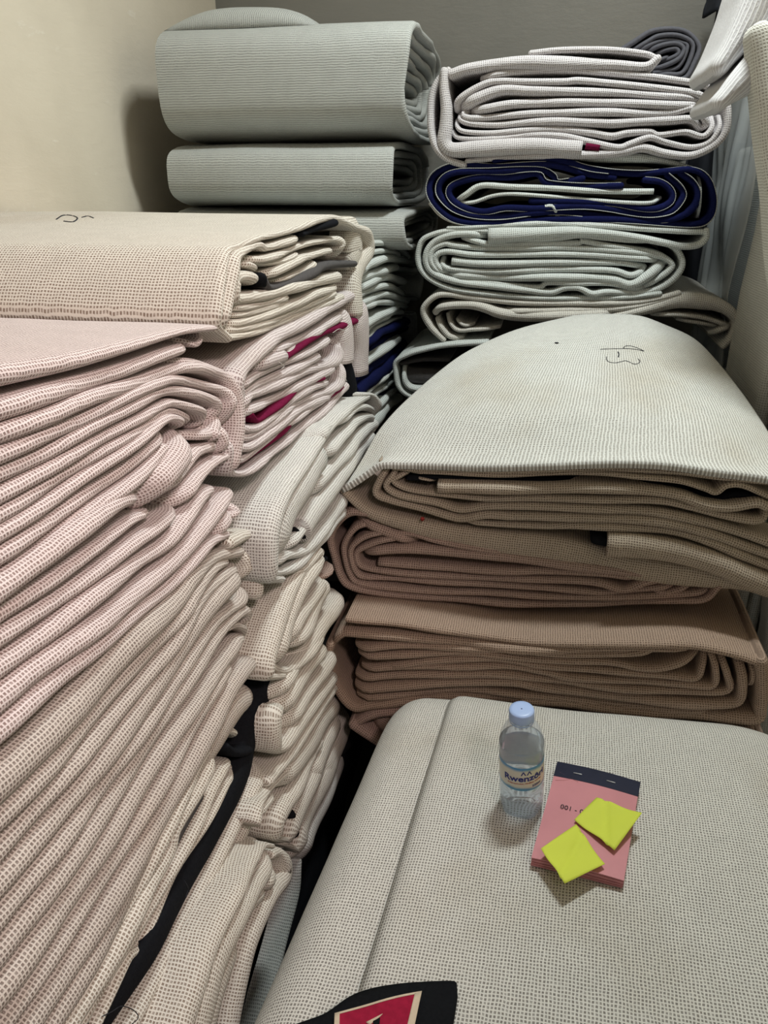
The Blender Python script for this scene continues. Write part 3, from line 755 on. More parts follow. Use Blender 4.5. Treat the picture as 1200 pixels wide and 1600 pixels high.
b = Bundle('folded_carpet', 'pinkish-white carpet of thick soft folds, second in the near left stack', 'X', XA, LA, M['pink'], GA)
s = b.strand
s([(0, 898), (67, 850), (133, 800), (183, 765), (220, 735), (250, 702)], 24, 14, name='outer_wrap', ext0=E)
s([(0, 915), (67, 868), (133, 818), (187, 784), (226, 779)], 36, 20, ext0=E, out=.006)
s([(0, 952), (67, 909), (133, 861), (200, 814), (246, 797)], 26, 10, ext0=E)
s([(0, 990), (67, 948), (133, 901), (200, 850), (233, 827), (277, 790)], 27, 12, ext0=E)
s([(0, 1034), (67, 988), (133, 932), (200, 884), (250, 850), (283, 810), (317, 771), (343, 764)], 30, 13, ext0=E)
s([(0, 1078), (33, 1052), (100, 1004), (167, 954), (233, 904), (283, 857), (317, 817), (353, 773), (360, 790)], 34, 12, wm=26, ext0=E)
s([(0, 1124), (83, 1054), (150, 1001), (200, 960), (250, 922), (283, 887), (317, 850), (350, 835)], 34, 11, name='outer_wrap', ext0=E)
s([(330, 835), (346, 815), (355, 795)], 20, 12)
s([(362, 785), (364, 800), (352, 812)], 6)

b = Bundle('folded_carpet', 'dusty brown-tinged carpet of long sloping folds, third in the near left stack', 'X', XA, LA, M['pinkbrown'], GA)
s = b.strand
s([(352, 848), (378, 836), (392, 842), (393, 880), (392, 922)], 18, 9, mat=M['cream'], name='outer_wrap')
s([(376, 852), (380, 880), (378, 908)], 9, mat=M['cream'])
s([(0, 1205), (60, 1150), (117, 1092), (160, 1042), (200, 998), (260, 945), (293, 903), (333, 872), (366, 862)], 46, 16, wm=34, ext0=E, name='outer_wrap')
s([(0, 1258), (80, 1178), (150, 1096), (213, 1026), (265, 968), (290, 930), (327, 890), (365, 872)], 34, 12, ext0=E)
s([(0, 1306), (80, 1216), (150, 1136), (213, 1062), (254, 1010), (283, 962), (308, 932), (338, 905), (372, 882)], 28, 12, ext0=E)
s([(0, 1356), (80, 1266), (150, 1181), (220, 1090), (275, 1008), (306, 962), (338, 924), (367, 896)], 32, 22, ext0=E, mat=M['pinkbrown'])
s([(0, 1406), (90, 1300), (160, 1206), (230, 1110), (296, 1015), (325, 975), (348, 955), (369, 940), (382, 914)], 29, 12, ext0=E)
s([(0, 1462), (90, 1346), (170, 1236), (240, 1130), (296, 1045), (327, 1000), (350, 973), (375, 954), (381, 976)], 32, 12, ext0=E)
s([(335, 992), (360, 976), (378, 986), (380, 1000)], 9)
s([(0, 1520), (80, 1416), (160, 1301), (235, 1181), (296, 1096), (330, 1050), (350, 1024), (367, 1000), (384, 997)], 32, 13, ext0=E)
s([(0, 1584), (100, 1442), (180, 1322), (250, 1201), (300, 1116), (337, 1060), (362, 1030)], 22, 12, ext0=E)
s([(20, 1620), (120, 1476), (200, 1342), (270, 1226), (320, 1131), (358, 1065), (378, 1038)], 30, 16, ext0=E, name='outer_wrap')

b = Bundle('folded_carpet', 'carpet with a broad black pile strip between its layers, fourth in the near left stack', 'X', XA, LA, M['pinkbrown'], GA)
s = b.strand
s([(44, 1620), (135, 1474), (212, 1342), (280, 1226), (325, 1151), (360, 1100), (385, 1085)], 26, 30, ext0=E, out=-.006)
s([(60, 1604), (120, 1502), (180, 1397), (215, 1346), (250, 1267), (300, 1182), (325, 1143), (358, 1131)], 5, mat=M['black'], name='pile_edge', out=.002, ext0=.05)
s([(70, 1612), (150, 1478), (205, 1387), (240, 1312), (290, 1216), (325, 1159), (350, 1141), (372, 1150)], 15, 11, mat=M['cream'], ext0=.1)
s([(88, 1612), (148, 1512), (185, 1442), (215, 1387), (250, 1331), (262, 1291), (300, 1226), (330, 1168)], 22, 12, mat=M['cream'], ext0=.1)
s([(104, 1604), (165, 1502), (195, 1452), (240, 1367), (270, 1302), (302, 1244)], 9, mat=M['greypile'], name='pile_lining', out=-.002, ext0=.1)
s([(108, 1612), (180, 1492), (230, 1407), (290, 1301), (335, 1216), (352, 1193), (364, 1190)], 14, 10, mat=M['cream'], ext0=.1)
s([(132, 1612), (185, 1504), (212, 1476), (250, 1402), (300, 1312), (345, 1232), (362, 1208), (365, 1192)], 9, 7, mat=M['cream'], ext0=.02)
s([(414, 1074), (401, 1120), (389, 1166), (376, 1208), (347, 1268), (314, 1335), (280, 1394), (226, 1482), (190, 1542), (150, 1610)], 16, 28, mat=M['black'], name='pile_strip', r=.008, ext1=.1, out=.004)
s([(352, 1166), (366, 1176), (384, 1172)], 10, 14, mat=M['black'], name='pile_edge', out=.006, L=.05)
s([(188, 1612), (246, 1504), (300, 1404), (346, 1314), (378, 1244), (402, 1195)], 12, 10, mat=M['cream'], ext0=.1)
s([(206, 1612), (268, 1494), (326, 1389), (369, 1304), (400, 1242), (414, 1198)], 14, 11, mat=M['cream'], ext0=.1, name='outer_wrap')

b = Bundle('folded_carpet', 'cream carpet with a crumpled bunched end, lowest seen in the near left stack', 'X', -.335, LA, M['cream'], GA)
s = b.strand
s([(424, 1322), (408, 1322), (390, 1345), (362, 1389), (332, 1450), (304, 1512), (276, 1590), (264, 1625)], 8, 18, wm=14, name='outer_wrap', ext1=.1)
s([(420, 1330), (408, 1362), (382, 1402), (350, 1456), (326, 1512), (298, 1610)], 12, 26, wm=20, ext1=.06)
s([(425, 1336), (436, 1334), (440, 1366), (416, 1400), (394, 1446), (376, 1500), (352, 1610)], 12, 12, ext1=.06, name='outer_wrap')
s([(402, 1380), (416, 1372), (424, 1350)], 22, 12)
s([(368, 1430), (390, 1408), (412, 1388)], 16, 16)
s([(358, 1450), (344, 1500), (322, 1570), (312, 1620)], 18, 18, out=-.004, ext1=.06)

# ------------------------------------------------------------------ big grey-cream carpet in the foreground
ZK = H - .855
def kz(x, y):
    return ZK + .03 * (y - .85) - .010 * ((x - .15) / .35) ** 2
def on_k(px, py):
    z = ZK
    for _ in range(12):
        p = unproj(px, py, 'Z', z); z = kz(p.x, p.y)
    return unproj(px, py, 'Z', z)
K0, K1 = .30, 1.205
kb = thing('folded_carpet', 'big grey-cream folded carpet in the foreground carrying the water bottle', 'carpet')
# lower layer: left shoulder falling into the gap; crease where the upper layer starts
ca, cb = on_k(703, 1086), on_k(556, 1560)
def crease_x(y): return cb.x + (ca.x - cb.x) * (y - cb.y) / (ca.y - cb.y)
la, lb_ = unproj(598, 1112, 'Z', ZK - .035), unproj(378, 1600, 'Z', ZK - .06)
def left_x(y): return lb_.x + (la.x - lb_.x) * (y - lb_.y) / (la.y - lb_.y)
def bend_back(y, p=1.0):
    """drop of the far edge"""
    t = max(0, (y - (K1 - .10)) / .10)
    return -.045 * t ** 2.2 * p
def k_low(u, v):
    y = K0 + (K1 - .012 - K0) * v
    xl, xr = left_x(y), crease_x(y) + .06
    if u < .45:                      # falling side
        t = u / .45
        a = t * math.pi / 2
        R = .075
        x = xl + R * (1 - math.sin(a)) * 0 + R * (1 - math.cos(a)) * 1.0
        z = kz(x, y) - .006 - R * (1 - math.sin(a)) * 1.2
        if t < .25:
            z -= (1 - t / .25) * .16
            x -= (1 - t / .25) * -.012
    else:
        t = (u - .45) / .55
        x = xl + .075 + (xr - xl - .075) * t
        z = kz(x, y) - .006
    z += bend_back(y) + .003 * noise.noise(Vector((x * 8, y * 8, 1)))
    return (x, y, z)
sheet('lower_layer', lambda u, v: k_low(u, v), 48, 40, M['cushion'], kb, .014)
KXR = .62
def k_top(u, v):
    y = K0 + (K1 - K0) * v
    x0 = crease_x(y)
    x = x0 + (KXR - x0) * u
    z = kz(x, y) + .007 - .010 * max(0, 1 - u / .03) ** 2
    rr = max(0, (x - .36) / .26)
    z += bend_back(y, 1.0) - .10 * rr ** 2.2
    y2 = y - .05 * rr ** 2 * v - .012 * math.sin(u * 6) * (v ** 6)
    z += .003 * noise.noise(Vector((x * 6, y * 6, 5)))
    return (x, y2, z)
sheet('upper_layer', k_top, 60, 48, M['cushion'], kb, .012)
def k_back(u, v):
    x = la.x + .03 + (KXR - la.x - .03) * u
    a = v * math.pi
    y = K1 - .02 + .018 * math.sin(a)
    z = kz(x, K1) - .06 - .09 * (1 - math.cos(a))
    return (x, y, z)
sheet('far_fold', k_back, 30, 10, M['cushion'], kb, .012)
for q in range(4):
    z = ZK - .075 - q * .046
    P = [Vector((-.20 + .82 * i / 12, K1 - .05 - .01 * (q % 2), z + .003 * math.sin(i + q))) for i in range(13)]
    ribbon('fold', P, [.045] * 13, (0, 1, 0), .78, M['cushion'], kb, r=.02)
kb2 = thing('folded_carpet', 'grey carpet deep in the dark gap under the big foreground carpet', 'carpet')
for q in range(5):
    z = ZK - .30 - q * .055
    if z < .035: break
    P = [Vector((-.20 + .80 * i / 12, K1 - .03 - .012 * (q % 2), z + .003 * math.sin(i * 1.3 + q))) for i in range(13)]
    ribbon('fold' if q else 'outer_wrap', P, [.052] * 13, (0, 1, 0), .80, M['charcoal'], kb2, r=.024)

# ------------------------------------------------------------------ helpers for the small things
def lathe(name, prof, mat, parent, M4, seg=40, close_top=False, close_bot=False, mod=None):
    v, f, uv = [], [], []
    for j, (r_, z) in enumerate(prof):
        for i in range(seg):
            a = 2 * math.pi * i / seg
            rr = r_ * (mod(a, z) if mod else 1)
            v.append(M4 @ Vector((rr * math.cos(a), rr * math.sin(a), z))); uv.append((i / seg, z))
    for j in range(len(prof) - 1):
        for i in range(seg):
            k = (i + 1) % seg
            f.append((j * seg + i, j * seg + k, (j + 1) * seg + k, (j + 1) * seg + i))
    if close_bot: f.append(tuple(range(seg - 1, -1, -1)))
    if close_top: f.append(tuple((len(prof) - 1) * seg + i for i in range(seg)))
    return mesh_obj(name, v, f, mat, parent, uv)
def tube(name, pts, rad, mat, parent, seg=6):
    v, f = [], []
    n = len(pts); pts = [Vector(p) for p in pts]
    for i in range(n):
        d = (pts[min(i + 1, n - 1)] - pts[max(i - 1, 0)]).normalized()
        a = d.orthogonal().normalized(); c = d.cross(a)
        for k in range(seg):
            t = 2 * math.pi * k / seg
            v.append(pts[i] + a * (rad * math.cos(t)) + c * (rad * math.sin(t)))
    for i in range(n - 1):
        for k in range(seg):
            f.append((i * seg + k, i * seg + (k + 1) % seg, (i + 1) * seg + (k + 1) % seg, (i + 1) * seg + k))
    f.append(tuple(range(seg - 1, -1, -1))); f.append(tuple((n - 1) * seg + k for k in range(seg)))
    return mesh_obj(name, v, f, mat, parent)
def text_mesh(txt, size, shear=0.0, extr=.0002, bold=0.0):
    c = bpy.data.curves.new('lettering', 'FONT')
    c.body = txt; c.size = size; c.align_x = 'CENTER'; c.align_y = 'CENTER'; c.extrude = extr; c.shear = shear; c.offset = bold
    c.resolution_u = 3
    o = bpy.data.objects.new('lettering', c); COL.objects.link(o)
    dg = bpy.context.evaluated_depsgraph_get()
    me = o.evaluated_get(dg).to_mesh()
    v = [Vector(q.co) for q in me.vertices]; f = [tuple(p.vertices) for p in me.polygons]
    o.evaluated_get(dg).to_mesh_clear()
    bpy.data.objects.remove(o); bpy.data.curves.remove(c)
    return v, f

# ------------------------------------------------------------------ pen marks
from mathutils.bvhtree import BVHTree
def bvh_of(o):
    return BVHTree.FromPolygons([tuple(v.co) for v in o.data.vertices], [tuple(p.vertices) for p in o.data.polygons])
PBVH = bvh_of(pillow_o)
def hit(bvh, px, py, up=.0012):
    d_ = ray(px, py).normalized()
    loc, nrm, idx, dist = bvh.ray_cast(CAM, d_)
    return loc - d_ * up if loc is not None else None
def pillow_top(px, py): return hit(PBVH, px, py)
def zxy(zx, zy): return (780 + zx / 3.75, 480 + zy / 3.75)
marks = [
    [(592, 247), (640, 244), (700, 243), (760, 243), (810, 249), (848, 258)],
    [(728, 240), (735, 230), (760, 226), (790, 232), (820, 243), (848, 257)],
    [(696, 262), (701, 275), (698, 292)],
    [(629, 290), (630, 308), (645, 321), (680, 326), (715, 319), (740, 314), (765, 322), (790, 333), (812, 330), (825, 318), (815, 303)],
]
for q, mk in enumerate(marks):
    pts = [pillow_top(*zxy(*p)) for p in catmull(mk, 5)]
    tube('pen_mark', pts, .0007 if q != 2 else .0012, M['ink'], b1.obj)
p0 = pillow_top(*zxy(337, 209))
lathe('ink_spot', [(.0005, .001), (.004, .001), (.0045, 0)], M['ink'], b1.obj, Matrix.Translation(p0), 10, True)
pr = unproj(660, 811, 'Y', YF - .018)
M['redspot'] = plain('red_stain', (.25, .03, .025), .9, .3, 200)
lathe('red_spot', [(.0005, .003), (.0035, .002), (.004, -.002)], M['redspot'], b1.obj, Matrix.Translation(pr) @ Matrix.Rotation(math.pi / 2, 4, 'X'), 10, True)

# ------------------------------------------------------------------ water bottle
def frame_on_k(px, py, spin=0.0, tilt=None):
    p = on_k(px, py); e = .01
    nx = -(kz(p.x + e, p.y) - kz(p.x - e, p.y)) / (2 * e); ny = -(kz(p.x, p.y + e) - kz(p.x, p.y - e)) / (2 * e)
    n = Vector((nx, ny, 1)).normalized()
    if tilt: n = (n + Vector(tilt)).normalized()
    xa = Vector((math.cos(spin), math.sin(spin), 0)); ya = n.cross(xa).normalized(); xa = ya.cross(n)
    return Matrix(((xa.x, ya.x, n.x, p.x), (xa.y, ya.y, n.y, p.y), (xa.z, ya.z, n.z, p.z), (0, 0, 0, 1)))
BASE = .0125
mb, ntb, bb = new_mat('clear_pet')
bb.inputs['Base Color'].default_value = (.80, .88, .95, 1); bb.inputs['Alpha'].default_value = .20
bb.inputs['Roughness'].default_value = .05; bb.inputs['IOR'].default_value = 1.55; bb.inputs['Specular IOR Level'].default_value = 1.0
mw, ntw, bw = new_mat('water')
bw.inputs['Base Color'].default_value = (.80, .91, 1, 1); bw.inputs['Transmission Weight'].default_value = 1
bw.inputs['Roughness'].default_value = 0; bw.inputs['IOR'].default_value = 1.12
mc, ntc, bc = new_mat('frosted_blue_plastic')
bc.inputs['Base Color'].default_value = (.42, .56, .86, 1); bc.inputs['Roughness'].default_value = .35
bc.inputs['Subsurface Weight'].default_value = .3; bc.inputs['Subsurface Radius'].default_value = (.01, .01, .01)
F4 = frame_on_k(815, 1264, YAW, (-.045, -.06, 0)) @ Matrix.Translation((0, 0, BASE - .004)) @ Matrix.Diagonal((1, 1, .90, 1))
bot = thing('water_bottle', 'clear plastic water bottle with a pale blue cap standing on the foreground carpet', 'bottle', F4.translation)
def rib(a, z): return 1 + (.05 * math.cos(5 * a) if z < .012 else 0)
prof = [(.022, .004), (.027, .0), (.0305, .006), (.032, .016), (.0325, .028), (.0312, .034), (.0325, .040), (.0325, .050), (.0312, .056), (.0325, .060), (.0322, .067),
        (.0312, .070), (.0312, .116), (.0322, .122), (.0325, .138), (.031, .150), (.027, .164), (.0215, .176), (.0165, .184), (.0138, .188), (.0138, .192), (.0155, .193), (.0155, .195), (.0132, .196), (.0132, .205)]
inner = [(r_ - .0009, z + (.0009 if z < .01 else 0)) for r_, z in prof][::-1]
lathe('shell', prof + inner, mb, bot, F4, 48, mod=rib)
wl = [(r_ - .0014, z + .0012) for r_, z in prof if z < .142]
lathe('water', [(.001, .0055)] + wl + [(.0312, .1435), (.001, .1437)], mw, bot, F4, 48, mod=rib)
cap = lathe('cap', [(.0165, .188), (.0172, .189), (.0172, .2035), (.0165, .2055), (.012, .2062), (.001, .2062)], mc, bot, F4, 60, mod=lambda a, z: 1 + (.018 * math.cos(30 * a) if .1885 < z < .204 else 0))
lathe('cap_ring', [(.0168, .1865), (.0172, .1845), (.0160, .1838)], mc, cap, F4, 40)
ml, ntl, bl = new_mat('printed_label')
tcl = N(ntl, 'ShaderNodeTexCoord'); sp = N(ntl, 'ShaderNodeSeparateXYZ'); ntl.links.new(tcl.outputs['UV'], sp.inputs[0])
ns = N(ntl, 'ShaderNodeTexNoise'); ns.inputs['Scale'].default_value = 6; ntl.links.new(tcl.outputs['UV'], ns.inputs['Vector'])
zz = math_n(ntl, 'ADD', sp.outputs[1], math_n(ntl, 'MULTIPLY_ADD', ns.outputs[0], .012, -.006))
c1 = mixc(ntl, sstep(ntl, zz, .108, .116), (.66, .64, .54), (.07, .27, .52))
c2 = mixc(ntl, sstep(ntl, zz, .072, .078), (.08, .30, .50), c1)
c3 = mixc(ntl, math_n(ntl, 'MULTIPLY', sstep(ntl, math_n(ntl, 'ABSOLUTE', math_n(ntl, 'ADD', sp.outputs[0], -.10)), .045, .02), sstep(ntl, zz, .086, .080)), c2, (.16, .34, .12))
ntl.links.new(c3, bl.inputs['Base Color']); bl.inputs['Roughness'].default_value = .3
lab = lathe('label_wrap', [(.0316, .0695), (.0318, .071), (.0318, .1155), (.0316, .117)], ml, bot, F4, 64)
M['labelink'] = plain('label_blue_ink', (.03, .04, .22), .5, 0, 10)
M['labelred'] = plain('label_red_ink', (.5, .12, .08), .5, 0, 10)
# the bottle's side facing the camera
camdir = F4.inverted() @ CAM
ang0 = math.atan2(camdir.y, camdir.x) + .16
def wrap_text(txt, size, zc_, mat, name, bold=0, da=0.0, tilt=.10):
    v, f = text_mesh(txt, size, 0, .00015, bold)
    R = .0321
    vv = []
    for p in v:
        a = ang0 + da + p.x / R
        rr = R + p.z
        vv.append(F4 @ Vector((rr * math.cos(a), rr * math.sin(a), zc_ + p.y + p.x * tilt)))
    return mesh_obj(name, vv, f, mat, lab, smooth=False)
wrap_text('Rwenz\u00f4ri', .0165, .0955, M['labelink'], 'lettering', .0004)
wrap_text('PURE NATURAL MINERAL WATER', .0034, .0855, M['labelred'], 'lettering')
wrap_text('500ml', .0060, .0790, M['labelink'], 'lettering', 0, .55)
wrap_text('\u005e\u005e', .018, .1035, M['labelink'], 'mountain_mark', 0, .05)

# ------------------------------------------------------------------ pink receipt book with two sticky notes
M['pinkpaper'] = plain('glossy_pink_paper', (.66, .28, .31), .33, .16, 14, 0, .5)
M['pinkpages'] = plain('pink_page_edges', (.62, .27, .28), .8, .3, 60)
M['navytape'] = plain('navy_binding_tape', (.012, .016, .04), .35, .3, 60, 0, .5)
M['staple'] = plain('steel_wire', (.5, .5, .5), .3, .1, 50, 0, .5)
M['note'] = plain('lime_paper', (.68, .76, .09), .7, .06, 12)
TOPB = .015
def lift(px, py, h):
    p = on_k(px, py); return p
bk = thing('receipt_book', 'pink receipt book with a black stapled binding strip beside the bottle', 'book', on_k(915, 1290))
def on_z(px, py, h):
    z = ZK + h
    for _ in range(10):
        p = unproj(px, py, 'Z', z); z = kz(p.x, p.y) + h
    return unproj(px, py, 'Z', z)
S0 = .0085   # surface of the upper layer above kz
c_tl, c_tr, c_br, c_bl = [on_z(*q, S0 + TOPB) for q in ((871, 1192), (1000, 1224), (975, 1376), (830, 1340))]
def bkp(u, v, w):
    """u across, v from the binding down, w 0 bottom .. 1 top"""
    p = (c_tl.lerp(c_tr, u)).lerp(c_bl.lerp(c_br, u), v)
    bow = .0025 * math.sin(math.pi * u) * w
    return Vector((p.x, p.y, kz(p.x, p.y) + S0 + TOPB * w + bow))
def slab(name, u0, u1, v0, v1, w0, w1, mat, parent, n=10, puff=0.0):
    v, f = [], []
    for w in (w0, w1):
        for j in range(n + 1):
            for i in range(n + 1):
                q = bkp(u0 + (u1 - u0) * i / n, v0 + (v1 - v0) * j / n, w)
                q.z += puff * (1 if w == w1 else 0)
                v.append(q)
    W = n + 1; o = W * W
    for j in range(n):
        for i in range(n):
            a = j * W + i
            f.append((a, a + W, a + W + 1, a + 1)); f.append((o + a, o + a + 1, o + a + W + 1, o + a + W))
    for i in range(n):
        f.append((i, i + 1, o + i + 1, o + i)); a = n * W + i; f.append((a + 1, a, o + a, o + a + 1))
        a = i * W; f.append((a + W, a, o + a, o + a + W)); a = i * W + n; f.append((a, a + W, o + a + W, o + a))
    return mesh_obj(name, v, f, mat, parent, smooth=False)
for q in range(5):
    slab('page_block', .004 * (q % 2), 1 - .004 * ((q + 1) % 2), .01, .995 - .004 * (q % 3), q * .19, q * .19 + .18, M['pinkpages'], bk, 4)
cov = slab('cover', 0, 1, .02, 1.0, .95, 1.0, M['pinkpaper'], bk, 12)
tape = slab('binding_strip', -.005, 1.005, -.012, .155, .97, 1.03, M['navytape'], bk, 12)
slab('binding_strip', -.005, 1.005, -.014, .0, .02, 1.03, M['navytape'], bk, 6)
for u in (.22, .62):
    a, c = bkp(u, .085, 1.03), bkp(u + .10, .085, 1.03)
    tube('staple', [a + Vector((0, 0, -.001)), a + Vector((0, 0, .0010)), c + Vector((0, 0, .0010)), c + Vector((0, 0, -.001))], .0006, M['staple'], tape)
tv, tf = text_mesh('001 - 050', .0115, 0, .0001)
ux = (c_tr - c_tl).normalized(); vx = (c_bl - c_tl).normalized()
org = bkp(.35, .475, 1.0)
mesh_obj('handwriting', [org + ux * p.x - vx * p.y + Vector((0, 0, .0006 + p.z)) for p in tv], tf, M['ink'], cov, smooth=False)
# creases on the cover
for (a_, b_) in (((.06, .10), (.30, .17)), ((.03, .20), (.22, .15))):
    tube('crease', [bkp(*a_, 1.0), bkp((a_[0] + b_[0]) / 2, (a_[1] + b_[1]) / 2 + .01, 1.0), bkp(*b_, 1.0)], .0005, M['pinkpages'], cov)

def note(label, corners, curl):
    """square of paper: corners in px order, curl = lift (m) of each corner above the cover"""
    C = [on_z(*c, S0 + TOPB + .004 + k) for c, k in zip(corners, curl)]
    def fn(u, v):
        p = C[0].lerp(C[1], u).lerp(C[3].lerp(C[2], u), v)
        p = p + Vector((0, 0, .0016 * math.sin(u * 7 + v * 3) + .004 * (v - .5) ** 2 - .003 * math.exp(-((u - v * .6 - .2) / .05) ** 2)))
        return p
    o = sheet('sticky_note', fn, 16, 16, M['note'], None, .0004)
    return tag(o, label, 'note', 'lime sticky notes')
note('lime sticky note with a curled corner on the right half of the receipt book', [(932, 1247), (1003, 1272), (960, 1329), (897, 1282)], [.004, .012, .004, .002])
note('lime sticky note hanging over the lower left edge of the receipt book', [(900, 1289), (945, 1352), (882, 1381), (845, 1327)], [.003, .003, .010, .012])

# ------------------------------------------------------------------ black cloth with a red patch
M['blackcloth'] = plain('black_cloth', (.011, .012, .014), .95, .4, 250, .4, .05)
M['redpatch'] = plain('crimson_cloth', (.36, .015, .05), .85, .35, 120, .3, .1)
M['creamtrim'] = plain('cream_binding', (.68, .56, .42), .85, .25, 150, .2)
cl = thing('black_garment', 'black cloth with a cream-edged crimson patch lying at the front of the foreground carpet', 'clothing', on_k(620, 1600))
edge_px = catmull([(440, 1606), (480, 1592), (510, 1580), (545, 1556), (580, 1543), (630, 1535), (680, 1531), (709, 1531), (713, 1536)], 4)
ep = [on_z(q[0], q[1], S0 + .008) for q in edge_px]
def cloth(u, v):
    f = u * (len(ep) - 1); i = min(int(f), len(ep) - 2)
    p = ep[i].lerp(ep[i + 1], f - i)
    q = p + Vector((-.012, -.28, 0)) * v
    h = .0085 + .010 * math.sin(min(1, v * 6) * math.pi / 2) * (1 if 0.02 < u else .5)
    h += .004 * noise.noise(Vector((q.x * 14, q.y * 14, 2)))
    if u > .985: h -= .006
    return Vector((q.x, q.y, max(kz(q.x, q.y) + .010, kz(q.x, q.y) + h)))
sheet('cloth', cloth, 40, 24, M['blackcloth'], cl, .004)
def patch(name, cs, mat, h, parent, nn=14):
    C = [on_z(*c, S0 + .012) for c in cs]
    def fn(u, v):
        p = C[0].lerp(C[1], u).lerp(C[3].lerp(C[2], u), v)
        return Vector((p.x, p.y, kz(p.x, p.y) + h + .004 * noise.noise(Vector((p.x * 14, p.y * 14, 2)))))
    return sheet(name, fn, nn, nn, mat, parent, .0015)
pt = patch('patch', [(524, 1588), (656, 1556), (640, 1640), (520, 1640)], M['redpatch'], .0245, cl)
patch('trim', [(523, 1588), (531, 1586), (530, 1640), (521, 1640)], M['creamtrim'], .0255, pt, 6)
patch('trim', [(648, 1558), (659, 1554), (644, 1625), (632, 1625)], M['creamtrim'], .0255, pt, 6)
patch('trim', [(523, 1587), (658, 1554), (658, 1557), (523, 1590)], M['creamtrim'], .0252, pt, 10)
patch('emblem', [(572, 1602), (598, 1590), (594, 1594), (578, 1606)], M['creamtrim'], .0255, pt, 6)
patch('emblem', [(583, 1601), (594, 1596), (593, 1606), (584, 1609)], M['blackcloth'], .0258, pt, 6)

# ------------------------------------------------------------------ right edge: upright carpet, white rolls, plastic, dark garment
b = Bundle('upright_carpet', 'ivory carpet standing on edge along the right side of the stacks', 'Y', 1.55, .42, M['slab'])
s = b.strand
XS = .432
zt, zb = 1.71, .02
def upright(name, x, w, y0, L, ztop, mat, parent, lean=.0):
    P = [Vector((x + lean * (z - 1), y0, z)) for z in [zb + (ztop - zb) * i / 14 for i in range(15)]]
    return ribbon(name, P, [w] * 15, (0, -1, 0), L, mat, parent, r=w * .5, wob=.006)
upright('outer_wrap', XS + .022, .034, 1.66, .30, zt, M['slab'], b.obj, .03)
upright('fold', XS + .058, .030, 1.64, .32, zt - .02, M['slab'], b.obj, .02)
upright('fold', XS + .092, .030, 1.65, .31, zt - .01, M['slab'], b.obj, .02)
upright('fold', XS + .128, .034, 1.64, .32, zt, M['slab'], b.obj, .02)
b = Bundle('folded_carpet', 'white ribbed carpet fold, upper of two hanging in at the top right', 'Y', 1.62, .22, M['rib'], 'white ribbed folds at the top right')
b.strand([(1124, 104), (1150, 68), (1176, 26), (1200, -12), (1230, -60)], 26, 110, wm=56, name='outer_wrap', r=.03, prot=.002)
b = Bundle('folded_carpet', 'white ribbed carpet fold, lower of two, dipping towards the rear right stack', 'Y', 1.58, .22, M['rib'], 'white ribbed folds at the top right')
b.strand([(1124, 160), (1150, 136), (1180, 112), (1215, 88), (1260, 56)], 22, 110, wm=60, name='outer_wrap', r=.03, prot=.002)
b = Bundle('leaning_carpet', 'ivory carpet leaning inwards at the extreme right, in front of the ribbed folds', 'Y', 1.53, .05, M['slab'])
lean_p = catmull([(.307, 1.675), (.328, 1.60), (.356, 1.50), (.402, 1.34), (.470, 1.08), (.515, .72), (.545, .36), (.56, .03)], 5)
ribbon('outer_wrap', [Vector((x, 1.53, z)) for x, z in lean_p], [.036] * len(lean_p), (0, -1, 0), .05, M['slab'], b.obj, r=.016)
ribbon('fold', [Vector((x + .038, 1.54, z - .02)) for x, z in lean_p[:-1]], [.034] * (len(lean_p) - 1), (0, -1, 0), .05, M['slab'], b.obj, r=.016)

mp_, ntp, bp_ = new_mat('clear_plastic_film')
bp_.inputs['Base Color'].default_value = (.72, .76, .76, 1); bp_.inputs['Roughness'].default_value = .22
bp_.inputs['Alpha'].default_value = .5; bp_.inputs['Specular IOR Level'].default_value = .7
def film(u, v):
    y = 1.99 + .52 * u
    z = .55 + 1.17 * v
    x = .425 + .03 * noise.noise(Vector((y * 5, z * 3, 7))) + .014 * noise.noise(Vector((y * 22, z * 4, 9))) - .03 * max(0, v - .8) + .02 * (1 - v)
    return (x, y, z)
o = sheet('plastic_sheet', film, 40, 40, mp_, None, .0008)
tag(o, 'crinkled clear plastic film hanging in the dark gap beside the rear right stack', 'plastic')
b = Bundle('upright_carpet', 'grey carpet standing behind the crinkled plastic film', 'Y', 2.03, .5, M['grey'])
upright('outer_wrap', .505, .05, 2.03, .5, 1.52, M['grey'], b.obj)
upright('fold', .56, .05, 2.02, .5, 1.50, M['grey'], b.obj)
gt = thing('dark_garment', 'dark cloth hanging against the back wall at the top right', 'clothing')
def hang(u, v):
    c0, c1 = unproj(1108, 30, 'Y', 2.50), unproj(1215, 30, 'Y', 2.50)
    x = c0.x + (c1.x - c0.x) * u + .02 * math.sin(v * 5 + u * 2) * (1 - u)
    z = 2.3 - 1.15 * v
    y = 2.50 + .035 * math.sin(u * 15 + math.sin(v * 4)) + .02 * noise.noise(Vector((u * 6, v * 5, 4)))
    return (x, y, z)
sheet('drape', hang, 40, 30, M['darkcloth'], gt, .006)
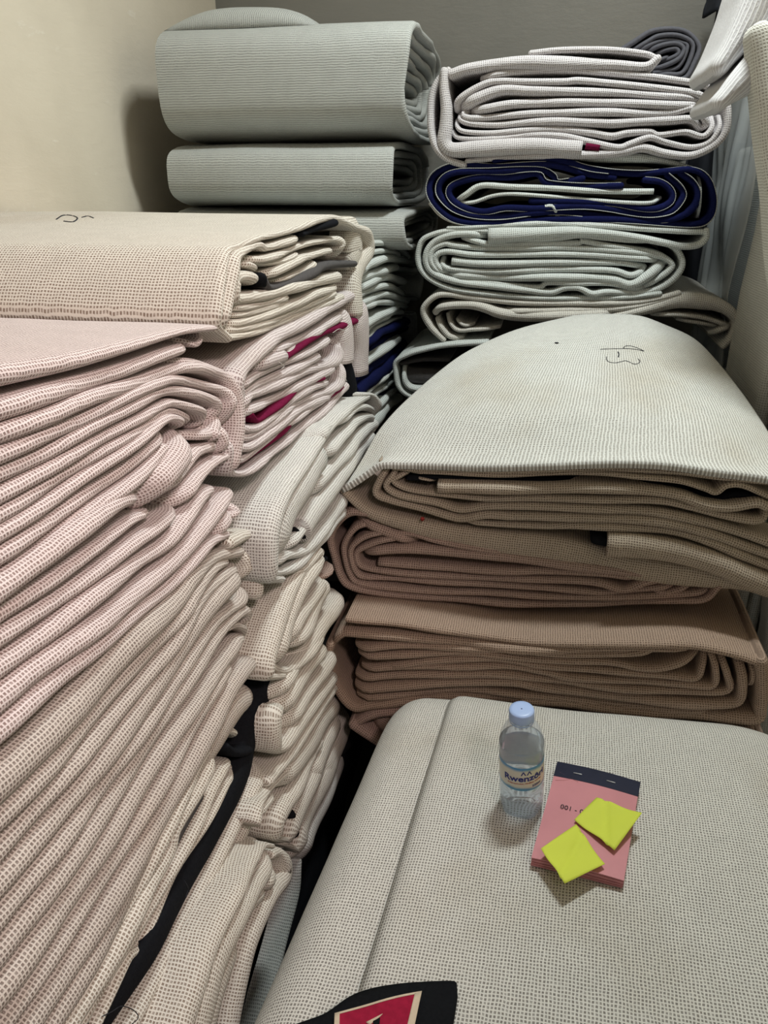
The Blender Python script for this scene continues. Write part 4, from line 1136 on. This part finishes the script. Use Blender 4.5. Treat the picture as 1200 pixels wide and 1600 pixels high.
def hang2(u, v):
    c0, c1 = unproj(1104, 10, 'Y', 2.44), unproj(1170, 0, 'Y', 2.44)
    x = c0.x + (c1.x - c0.x) * u
    z = unproj(1120, 12, 'Y', 2.44).z + .10 - .12 * v + .03 * u * v
    y = 2.43 + .03 * math.sin(u * 11 + v * 2)
    return (x, y, z)
sheet('collar', hang2, 24, 12, M['darkcloth'], gt, .006)

# pen squiggle on the cream carpet's top
CB = bvh_of(cream_wrap)
for mk in ([(88, 343), (98, 337), (112, 337), (121, 341), (114, 347), (100, 346)], [(128, 340), (138, 338), (146, 341)]):
    pts = [hit(CB, *p) for p in catmull(mk, 4)]
    pts = [p for p in pts if p is not None]
    if len(pts) > 2: tube('pen_mark', pts, .0013, M['ink'], b_cream.obj)

# loose threads
M['thread'] = plain('pale_thread', (.62, .60, .56), .8, .1, 50)
def thread(pts, axis, val, mat, parent, rad=.0005):
    P = [unproj(q[0], q[1], axis, val) for q in catmull(pts, 6)]
    tube('loose_thread', P, rad, mat, parent, 5)
top = {o['label'].split(',')[0]: o for o in bpy.data.objects if o.parent is None and 'label' in o}
par = top['carpet with a broad black pile strip between its layers']
thread([(204, 1602), (216, 1590), (208, 1578), (190, 1572), (176, 1580), (160, 1588)], 'X', XA + .03, M['ink'], par)
thread([(290, 1402), (294, 1388), (288, 1376)], 'X', XA + .03, M['ink'], par)
par = top['mauve-white folded carpet with maroon pile edges']
thread([(520, 520), (530, 514), (540, 517), (546, 511), (543, 503)], 'X', XB + .026, M['thread'], par)
thread([(436, 566), (444, 572), (440, 576)], 'X', XB + .026, M['thread'], par)
thread([(528, 585), (532, 590), (538, 588), (542, 596)], 'X', XB + .026, M['thread'], par)

# ------------------------------------------------------------------ put every thing's empty at its base
bpy.context.view_layer.update()
for o in list(bpy.data.objects):
    if o.type == 'EMPTY' and o.parent is None:
        ch = [c for c in bpy.data.objects if c.parent == o and c.type == 'MESH']
        if not ch: continue
        old = Vector(o.location)
        pts = [c.matrix_world @ Vector(k) for c in ch for k in c.bound_box]
        lo = [min(p[i] for p in pts) for i in range(3)]; hi = [max(p[i] for p in pts) for i in range(3)]
        o.location = ((lo[0] + hi[0]) / 2, (lo[1] + hi[1]) / 2, lo[2])
        for c in ch:
            c.matrix_parent_inverse = Matrix.Translation(-Vector(o.location))
